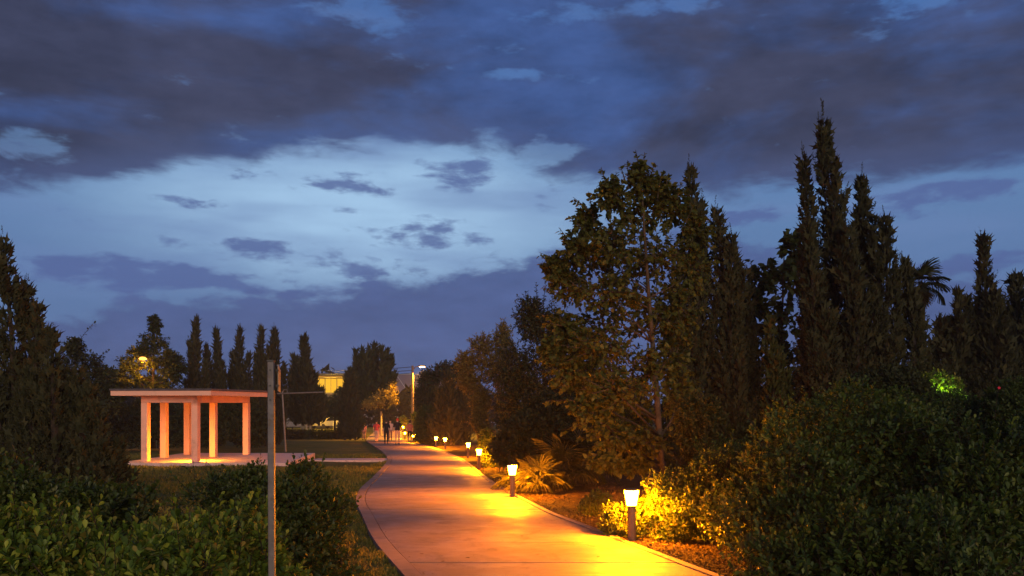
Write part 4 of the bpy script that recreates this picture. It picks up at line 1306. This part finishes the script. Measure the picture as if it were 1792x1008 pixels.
    # overhead wires
    for k, (y0, y1, lab) in enumerate([(645, 642, 'topmost of the three overhead wires beside the street lamp'), (650, 648, 'middle one of the three overhead wires beside the street lamp'), (656, 653, 'lowest of the three overhead wires beside the street lamp')]):
        a, c = at(430, y0 - 4, 125), at(722, y1, 90.4)
        pts = []
        for i in range(25):
            u = i / 24
            p = a.lerp(c, u)
            p.z -= .55 * 4 * u * (1 - u)
            pts.append(p)
        o = empty('overhead_wire', a, lab, 'wire', 'overhead wires')
        MB().tube([p - a for p in pts], .03, 5).build('cable', M['iron'], o)
        MB().box((0, 0, -.02), (.12, .12, .12)).build('insulator', M['iron'], o)


build_posts()

# ------------------------------------------------------------------ far buildings
def build_far():
    D = 126.0
    k = D / FPX
    b = base(576, D)
    mw = noisy('ochre_wall', (.42, .30, .13), (.36, .25, .11), .6, .85, .2, .2, 8)
    r = empty('house', b, 'far house with a glowing yellow upper storey under a flat dark roof', 'house')
    zb, zt = at(0, 690, D).z - b.z, at(0, 657, D).z - b.z
    W = 5.4
    MB().box((0, 3, zb / 2), (W, 6, zb)).build('wall', noisy('house_wall', (.12, .09, .06), (.09, .07, .05), .6), r)
    MB().box((0, 3.6, (zb + zt) / 2 + .01), (W, 4.6, zt - zb - .02)).build('upper_wall', mw, r)
    MB().box((0, 2.6, zt + .14), (W + 1.4, 7.2, .26)).build('roof', M['roofing'], r)
    MB().box((0, -.02, zb + .06), (W, .12, .12)).build('balcony_edge', mw, r)
    for i in range(3):
        x = -W / 2 + .95 + i * 1.75
        w = MB().box((x, 1.28, zb + (zt - zb) * .48), (1.6, .05, (zt - zb) * .74)).build('window', M['window_lit'], r)
        MB().box((x, 1.245, zb + (zt - zb) * .48), (.06, .05, (zt - zb) * .74)).build('frame', mw, w)
    MB().box((0, .9, zt - .1), (W, .5, .10)).build('glowing_soffit', M['soffit_glow'], r)
    for x in (-W / 2 + .12, W / 2 - .12):
        MB().box((x, .1, (zb + zt) / 2), (.18, .18, zt - zb - .05)).build('column', mw, r)
    # big hall with a shallow arched roof
    D = 230.0
    b = Vector(((716 - CX) * D / FPX, D, 1.0))
    r = empty('arched_hall', b, 'far hall with a broad arched purple grey roof beside the street lamp', 'building')
    rf = noisy('mauve_roof', (.16, .11, .14), (.13, .09, .12), .2, .6, .3, .1, 3)
    half, z0, z1 = 17.0, 7.0, at(0, 655, D).z - 1.0
    prof = []
    for i in range(21):
        u = -1 + 2 * i / 20
        prof.append((u * half, z0 + (z1 - z0) * (1 - abs(u) ** 2.2)))
    bot = [(x, 0, z) for x, z in prof] + [(half, 0, z0 - .6), (-half, 0, z0 - .6)]
    MB().hexa(bot, [(x, 30, z) for x, _, z in bot]).build('roof', rf, r)
    MB().box((0, 15.2, (z0 - .6) / 2), (half * 2 - 1, 29, z0 - .62)).build('wall', noisy('hall_wall', (.22, .18, .17), (.18, .15, .14), .3), r)
    pm = noisy('pale_trim', (.6, .55, .55), (.5, .46, .46), 1)
    MB().tube([(x, -.1, z + .06) for x, z in prof], .11, 5).build('roof_edge', pm, r)
    for q in (-.2, .25, .6):
        MB().tube([(half * (q + .0), -.12, z0 + (z1 - z0) * (1 - abs(q) ** 2.2)), (half * (q + .28), -.12, z0 - .3)], .06, 4).build('rib', pm, r)


build_far()
D = 99.0
loc = base(586, D)
broadleaf('broadleaf_tree', 'loose olive green tree in front of the far house', loc, [(0, 0, 0), at(586, 720, D) - loc, at(588, 690, D) - loc], .16,
          [lob(loc, D, *q) for q in [(584, 705, 16, 15), (598, 690, 12, 16), (572, 718, 12, 12), (590, 725, 16, 10)]], M['lf_green'], twigs=32, per=10, leaf=.36, fill=.5, bark='bark_dark')


def car(loc, rz, paint, label):
    r = empty('parked_car', loc, label, 'car', 'cars parked beyond the lawn')
    r.rotation_euler.z = rz
    pm = noisy(label[:12] + '_paint', paint, tuple(c * .9 for c in paint), 3, .3, .5, 0)
    glass = principled('car_glass', .1, .6, (.02, .02, .025))[0]
    rub = M['iron']
    W = .86
    side = [(-2.05, .30), (-2.1, .62), (-1.95, .85), (-.95, .95), (-.35, 1.42), (1.1, 1.46), (1.75, 1.05), (2.05, .92), (2.08, .32)]
    mb = MB()
    mb.hexa([(x, -W, z) for x, z in side], [(x, W, z) for x, z in side])
    mb.build('body', pm, r, bevel=.06)
    for s in (-1, 1):
        win = [(-.8, .98), (-.32, 1.36), (1.05, 1.40), (1.45, 1.05)]
        MB().hexa([(x, s * (W - .01), z) for x, z in win], [(x, s * (W + .012), z) for x, z in win]).build('side_window', glass, r)
        for x in (-1.3, 1.3):
            m = MB()
            pts = [(x, s * (W - .16), .31), (x, s * (W + .02), .31)]
            m.tube(pts, .31, 14)
            m.build('wheel', rub, r)
    MB().hexa([(-.95, -W * .9, .99), (-.95, W * .9, .99), (-.38, W * .82, 1.43), (-.38, -W * .82, 1.43)], [(-.99, -W * .9, 1.0), (-.99, W * .9, 1.0), (-.42, W * .82, 1.44), (-.42, -W * .82, 1.44)]).build('windscreen', glass, r)
    MB().hexa([(1.15, -W * .82, 1.44), (1.15, W * .82, 1.44), (1.74, W * .9, 1.08), (1.74, -W * .9, 1.08)], [(1.19, -W * .82, 1.46), (1.19, W * .82, 1.46), (1.78, W * .9, 1.10), (1.78, -W * .9, 1.10)]).build('rear_window', glass, r)
    for s in (-1, 1):
        MB().box((-2.1, s * .62, .70), (.06, .3, .14)).build('headlight', pm, r)
    return r


car(base(569, 112), R(60), (.62, .55, .38), 'pale parked car on the lit grass left of the cone cypress')
car(base(511, 108), R(15), (.10, .09, .10), 'dark parked car beyond the shrub bed right of the signpost')
# trunks of the far grove, lamplight painted into their bark
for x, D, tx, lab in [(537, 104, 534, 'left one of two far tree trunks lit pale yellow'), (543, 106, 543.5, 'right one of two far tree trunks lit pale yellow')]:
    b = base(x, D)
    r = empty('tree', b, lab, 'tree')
    MB().tube([(0, 0, -.1), at(tx, 720, D) - b], [.13, .10], 8).build('trunk', M['bark_lamplit'], r)
    d = rand_dir(260)
    c = np.array(at(tx, 700, D) - b)
    V, F = scatter(T_OVAL, c + d * np.array([1.5, 1.5, 1.5]) * rng.uniform(.3, 1, 260)[:, None], rand_dir(260), rand_dir(260), rng.uniform(.4, .7, 260))
    link('crown', mesh_np('crown', V, F, M['lf_dark']), r)['kind'] = 'stuff'
b = base(588, 110)
r = empty('utility_box', b, 'small pale marker box lit on the far grass left of the cone cypress', 'box')
MB().box((0, 0, .55), (.75, .5, 1.1), 0, .8).build('body', noisy('pale_box', (.6, .55, .4), (.5, .45, .33), 3), r)
MB().box((0, 0, 1.16), (.72, .5, .1)).build('lid', M['iron'], r)

# green garden light under the palm, and a red flower
def garden_light():
    D = 13.4
    p = at(1640, 668, D)
    b = Vector((p.x, D - .05, 0))
    r = empty('garden_spotlight', b, 'small spotlight throwing green light into the leaves below the palm', 'light')
    z = p.z - .34
    MB().tube([(0, 0, -.05), (0, 0, z - .06)], .012, 6).build('stake', M['iron'], r)
    MB().lathe([(.03, 0), (.05, .05)], 10, (0, 0, z - .06)).build('head', M['iron'], r)
    MB().lathe([(.045, .052), (.02, .06)], 10, (0, 0, z - .06)).build('lens', emit('green_lens', (.55, 1, .25), 6), r)
    ld = bpy.data.lights.new('garden_spotlight_light', 'POINT')
    ld.energy, ld.color, ld.shadow_soft_size = 110.0, (.55, 1, .12), .03
    lo = bpy.data.objects.new('garden_spotlight_light', ld)
    COL.objects.link(lo)
    lo.location = b + Vector((0, .1, z + .06))
    p = at(1640, 668, 13.6)
    shrub('shrub', 'patch of leaves lit vivid green under the palm', 'shrub', Vector((p.x, 13.6, 0)), [(0, 0, p.z - .05, .28, .2, .16), (.2, .05, p.z - .12, .2, .2, .16), (-.2, .1, p.z - .2, .2, .2, .3)], 260, M['lf_near'], leaf=.05, sprig=.1, per=8, stems=3)
    p = at(1748, 679, 11.0)
    f = empty('red_flower', p, 'single red flower in the dark leaves near the right edge', 'flower')
    pm = noisy('red_petal', (.6, .02, .05), (.45, .01, .03), 20, .5)
    for k in range(5):
        o = link('petal', mesh_np('petal', T_HEART[0], T_HEART[1], pm), f)
        o.scale = (.024,) * 3
        o.rotation_euler = (R(25), 0, 0)
        o.rotation_euler = (Matrix.Rotation(R(80), 3, 'X') @ Matrix.Rotation(R(72 * k), 3, 'Z') @ Matrix.Rotation(R(25), 3, 'X')).to_euler()
    MB().tube([(0, .0, 0), (.01, .06, -.12), (.0, .1, -.4)], .004, 5).build('stalk', M['bark_dark'], f)


garden_light()

# ------------------------------------------------------------------ grass, litter
def build_grass():
    n = 150000
    d = 8.0 + 34 * rng.random(n) ** 1.9
    w = rng.random(n)
    x = XL(d) - .015 - w ** 1.25 * (3.5 + .30 * d)
    clump = np.sin(x * 3.1 + 1.3 * np.sin(d * 1.7)) * np.cos(d * 2.7 + x * 1.1) + .5 * np.sin(x * 7.7) * np.sin(d * 6.1)
    keep = rng.random(n) < np.clip(.62 + .45 * clump, .12, 1)
    slab = (x < -5.1) & (d > 30.5) & (d < 37.5)
    keep &= ~slab
    x, d, clump = x[keep], d[keep], clump[keep]
    n = len(x)
    und = 0.035 * (np.sin(x * .9 + d * .35) * np.cos(d * .55 - x * .3) + .5 * np.sin(x * 2.3 + 1.7) * np.sin(d * 1.9)) - 0.03
    P = np.stack([x, d, und - .005], -1)
    T = np.stack([rng.normal(size=n) * .55, rng.normal(size=n) * .55, np.ones(n)], -1)
    S = rng.uniform(.03, .075, n) * (1 + .35 * np.clip(clump, -.6, 1)) * np.clip(d / 11, 1, 1.6)
    V, F = scatter(T_KITE, P, T, rand_dir(n), S)
    tag(link('grass', mesh_np('grass', V, F, M['grass'])), 'short tufted grass blades along the left side of the path', 'grass', kind='stuff')
    n = 42000
    d = 7.5 + 24 * rng.random(n) ** 1.8
    x = XR(d) + .02 + rng.random(n) ** 1.4 * 2.8
    z = 0.02 + 0.03 * np.sin(d * 2.1 + x * 1.3) * np.cos(x * 2.2) + 0.05 * np.minimum((x - XR(d)) / 22 * 12, 1) + .006
    P = np.stack([x, d, z], -1)
    T = np.stack([rng.normal(size=n), rng.normal(size=n), rng.normal(size=n) * .3], -1)
    V, F = scatter(T_OVAL, P, T, rng.normal(size=(n, 3)) * .35 + [0, 0, 1], rng.uniform(.015, .05, n))
    tag(link('leaf_litter', mesh_np('leaf_litter', V, F, M['chips'])), 'scattered bark chips and dry leaves on the planting bed', 'litter', kind='stuff')
    # a few dry leaves on the path
    for k, (px, py, wh) in enumerate([(775, 994, 'lowest of those near the left kerb'), (822, 987, 'at the centre of the bottom edge'), (1000, 930, 'at the rim of the nearest pool of light'), (735, 980, 'closest to the left kerb'), (862, 868, 'in the second pool of light'), (1050, 985, 'before the nearest lamp, left of its neighbour'), (1120, 975, 'closest to the right kerb')]):
        p = gp(px, py)
        o = link('fallen_leaf', mesh_np('fallen_leaf', T_HEART[0], T_HEART[1], M['dead']), None, (p.x, p.y, .066))
        o.scale = (.05, .05, .05)
        o.rotation_euler = (R(6), R(-5), k * 1.7)
        tag(o, 'small dry leaf on the path, ' + wh, 'leaf', 'dry leaves on the path')


build_grass()

# ------------------------------------------------------------------ people
CLOTH = {}


def cloth(c):
    if c not in CLOTH:
        CLOTH[c] = noisy('cloth_%d' % len(CLOTH), c, tuple(q * .8 for q in c), 8, .85, .15, .2, 60)
    return CLOTH[c]


M['skin'] = noisy('skin', (.50, .30, .21), (.45, .26, .18), 6, .55, .3, 0)
HAIRM = noisy('hair', (.03, .02, .015), (.05, .03, .02), 20, .6, .3, .2, 60)
BASES = {}


def body_mesh(stride):
    if stride in BASES: return BASES[stride]
    J, RAD, E = [], [], []
    def v(p, r, par=None, r2=None):
        J.append(p); RAD.append((r, r2 or r))
        if par is not None: E.append((par, len(J) - 1))
        return len(J) - 1
    pel = v((0, 0, .96), .135, None, .105)
    bel = v((0, .0, 1.10), .130, pel, .095)
    che = v((0, .0, 1.30), .150, bel, .105)
    nk0 = v((0, .01, 1.45), .085, che, .07)
    nk1 = v((0, .015, 1.53), .052, nk0)
    hd0 = v((0, .0, 1.61), .078, nk1, .088)
    hd1 = v((0, .005, 1.69), .080, hd0, .092)
    v((0, .005, 1.755), .045, hd1)
    nose = v((0, -.105, 1.635), .014, hd0)
    for s in (-1, 1):
        v((s * .082, .01, 1.64), .016, hd0)
        f = s * stride
        hip = v((s * .095, 0, .88), .092, pel)
        kn = v((s * .10, -.10 * f - .02, .50), .058, hip)
        mid = v((s * .10, -.14 * f + .02 + max(-f, 0) * .05, .32), .055, kn)
        an = v((s * .10, -.20 * f + .05, .085 + max(-f, 0) * .05), .037, mid)
        heel = v((s * .10, -.20 * f + .045, .04), .036, an)
        v((s * .115, -.20 * f - .14, .030), .030, heel)
        sho = v((s * .19, .005, 1.40), .062, che)
        elb = v((s * .245, .05 * f + .02, 1.13), .042, sho)
        wr = v((s * .255, .12 * f - .06, .90), .027, elb)
        pa = v((s * .255, .13 * f - .08, .835), .030, wr, .018)
        for q in range(4):
            a = v((s * .255, .13 * f - .105 + .018 * q, .785 - .004 * (q == 1)), .009, pa)
            v((s * .245, .13 * f - .105 + .018 * q, .745 - .008 * (q in (1, 2))), .008, a)
        th = v((s * .25, .13 * f - .125, .825), .010, pa)
        v((s * .245, .13 * f - .14, .79), .009, th)
    me = bpy.data.meshes.new('body_skeleton')
    me.from_pydata(J, E, [])
    o = bpy.data.objects.new('body_skeleton', me)
    COL.objects.link(o)
    md = o.modifiers.new('skin', 'SKIN')
    md.use_smooth_shade = True
    for i, r in enumerate(RAD): me.skin_vertices[0].data[i].radius = r
    me.skin_vertices[0].data[0].use_root = True
    sd = o.modifiers.new('sub', 'SUBSURF')
    sd.levels = sd.render_levels = 2
    dg = bpy.context.evaluated_depsgraph_get()
    ev = o.evaluated_get(dg)
    m2 = bpy.data.meshes.new_from_object(ev)
    bpy.data.objects.remove(o)
    m2.materials.clear()
    m2.materials.append(M['skin'])
    m2.name = 'body'
    BASES[stride] = m2
    return m2


def zone(me, test, off, name, mat):
    n = len(me.vertices)
    co = np.empty(n * 3, np.float32); me.vertices.foreach_get('co', co); co = co.reshape(-1, 3)
    no = np.array([v.normal[:] for v in me.vertices])
    fs = [tuple(p.vertices) for p in me.polygons if test(*p.center)]
    used = sorted({i for f in fs for i in f})
    mp = {i: k for k, i in enumerate(used)}
    mb = MB()
    mb.v = [tuple(co[i] + no[i] * off) for i in used]
    mb.f = [tuple(mp[i] for i in f) for f in fs]
    m = bpy.data.meshes.new(name)
    m.from_pydata(mb.v, [], mb.f)
    m.polygons.foreach_set('use_smooth', np.ones(len(m.polygons), bool))
    m.materials.append(mat)
    return m


def person(px, d, h, rz, label, shirt, pants, shorts=False, long_top=False, hair=None, stride=.8, sleeves=1.15):
    b = base(px, d)
    on_path = float(XL(d)) < b.x < float(XR(d))
    b.z += .056 if on_path else -.02
    r = empty('person', b, label, 'person')
    r.scale = (h / 1.79,) * 3
    r.rotation_euler.z = rz
    me = body_mesh(stride)
    link('body', me, r)
    low = .80 if long_top else .93
    link('shirt', zone(me, lambda x, y, z: (low < z < 1.485) and (abs(x) < .20 or z > sleeves), .014, 'shirt', cloth(shirt)), r)
    hem = .50 if shorts else .10
    link('shorts' if shorts else 'trousers', zone(me, lambda x, y, z: hem < z < 1.0 and abs(x) < .205, .010, 'trousers', cloth(pants)), r)
    link('shoes', zone(me, lambda x, y, z: z < .085 and abs(x) < .25, .008, 'shoes', cloth((.06, .055, .06))), r)
    link('hair', zone(me, lambda x, y, z: z > 1.575 and (z > 1.70 or y > -.01), .012, 'hair', hair or HAIRM), r)
    return r


person(637, 83, 1.66, R(20), 'walker in a pink shirt standing on the lawn left of the path', (.62, .25, .22), (.55, .25, .18), stride=.4)
person(659, 69, 1.78, R(175), 'walker in a dark red top at the left edge of the path', (.42, .06, .06), (.50, .30, .26), stride=.7)
person(676, 62.5, 1.80, R(190), 'walker in a long black top and dark leggings at the middle of the path', (.012, .012, .016), (.015, .013, .016), long_top=True, stride=.5)
person(683, 76, 1.80, R(10), 'walker in a pale pink shirt half hidden behind the one in black', (.60, .36, .32), (.30, .15, .12), stride=-.6)
person(695.5, 61, 1.90, R(185), 'walker in a black shirt, peach shorts and red cap', (.012, .011, .014), (.62, .34, .22), shorts=True, hair=cloth((.45, .05, .03)), stride=-.5)
person(717, 66.5, 1.74, R(200), 'walker in a coral shirt and black shorts at the right edge of the path', (.60, .16, .10), (.012, .012, .014), shorts=True, stride=.6)

# grit and specks lying on the paving
n = 500
d = 8.2 + 14 * rng.random(n) ** 1.5
u = np.where(rng.random(n) < .5, rng.random(n) ** 3 * .5, 1 - rng.random(n) ** 3 * .5)
x = XL(d) + .2 + u * (XR(d) - XL(d) - .35)
V, F = scatter(T_OVAL, np.stack([x, d, np.full(n, .0595)], -1), np.stack([rng.normal(size=n), rng.normal(size=n), np.zeros(n)], -1), np.tile([0, 0, 1.0], (n, 1)) + rng.normal(size=(n, 3)) * .1, rng.uniform(.008, .028, n))
tag(link('path_debris', mesh_np('path_debris', V, F, M['chips'])), 'specks of grit and leaf crumbs lying on the concrete path', 'debris', kind='stuff')

# ------------------------------------------------------------------ thin mist volume added to give the lamps a halo
hz = MB().box((0, 585, 9.0), (2460, 1290, 20.0)).build('haze', bpy.data.materials.new('haze'))
hm = hz.data.materials[0]
hm.use_nodes = True
hm.node_tree.nodes.clear()
pv = hm.node_tree.nodes.new('ShaderNodeVolumePrincipled')
pv.inputs['Color'].default_value = (.95, .95, .97, 1)
pv.inputs['Density'].default_value = 0.0006
pv.inputs['Anisotropy'].default_value = 0.35
ho = hm.node_tree.nodes.new('ShaderNodeOutputMaterial')
hm.node_tree.links.new(pv.outputs[0], ho.inputs['Volume'])
tag(hz, 'thin mist added over the whole park to halo the lamps', 'haze', kind='stuff')
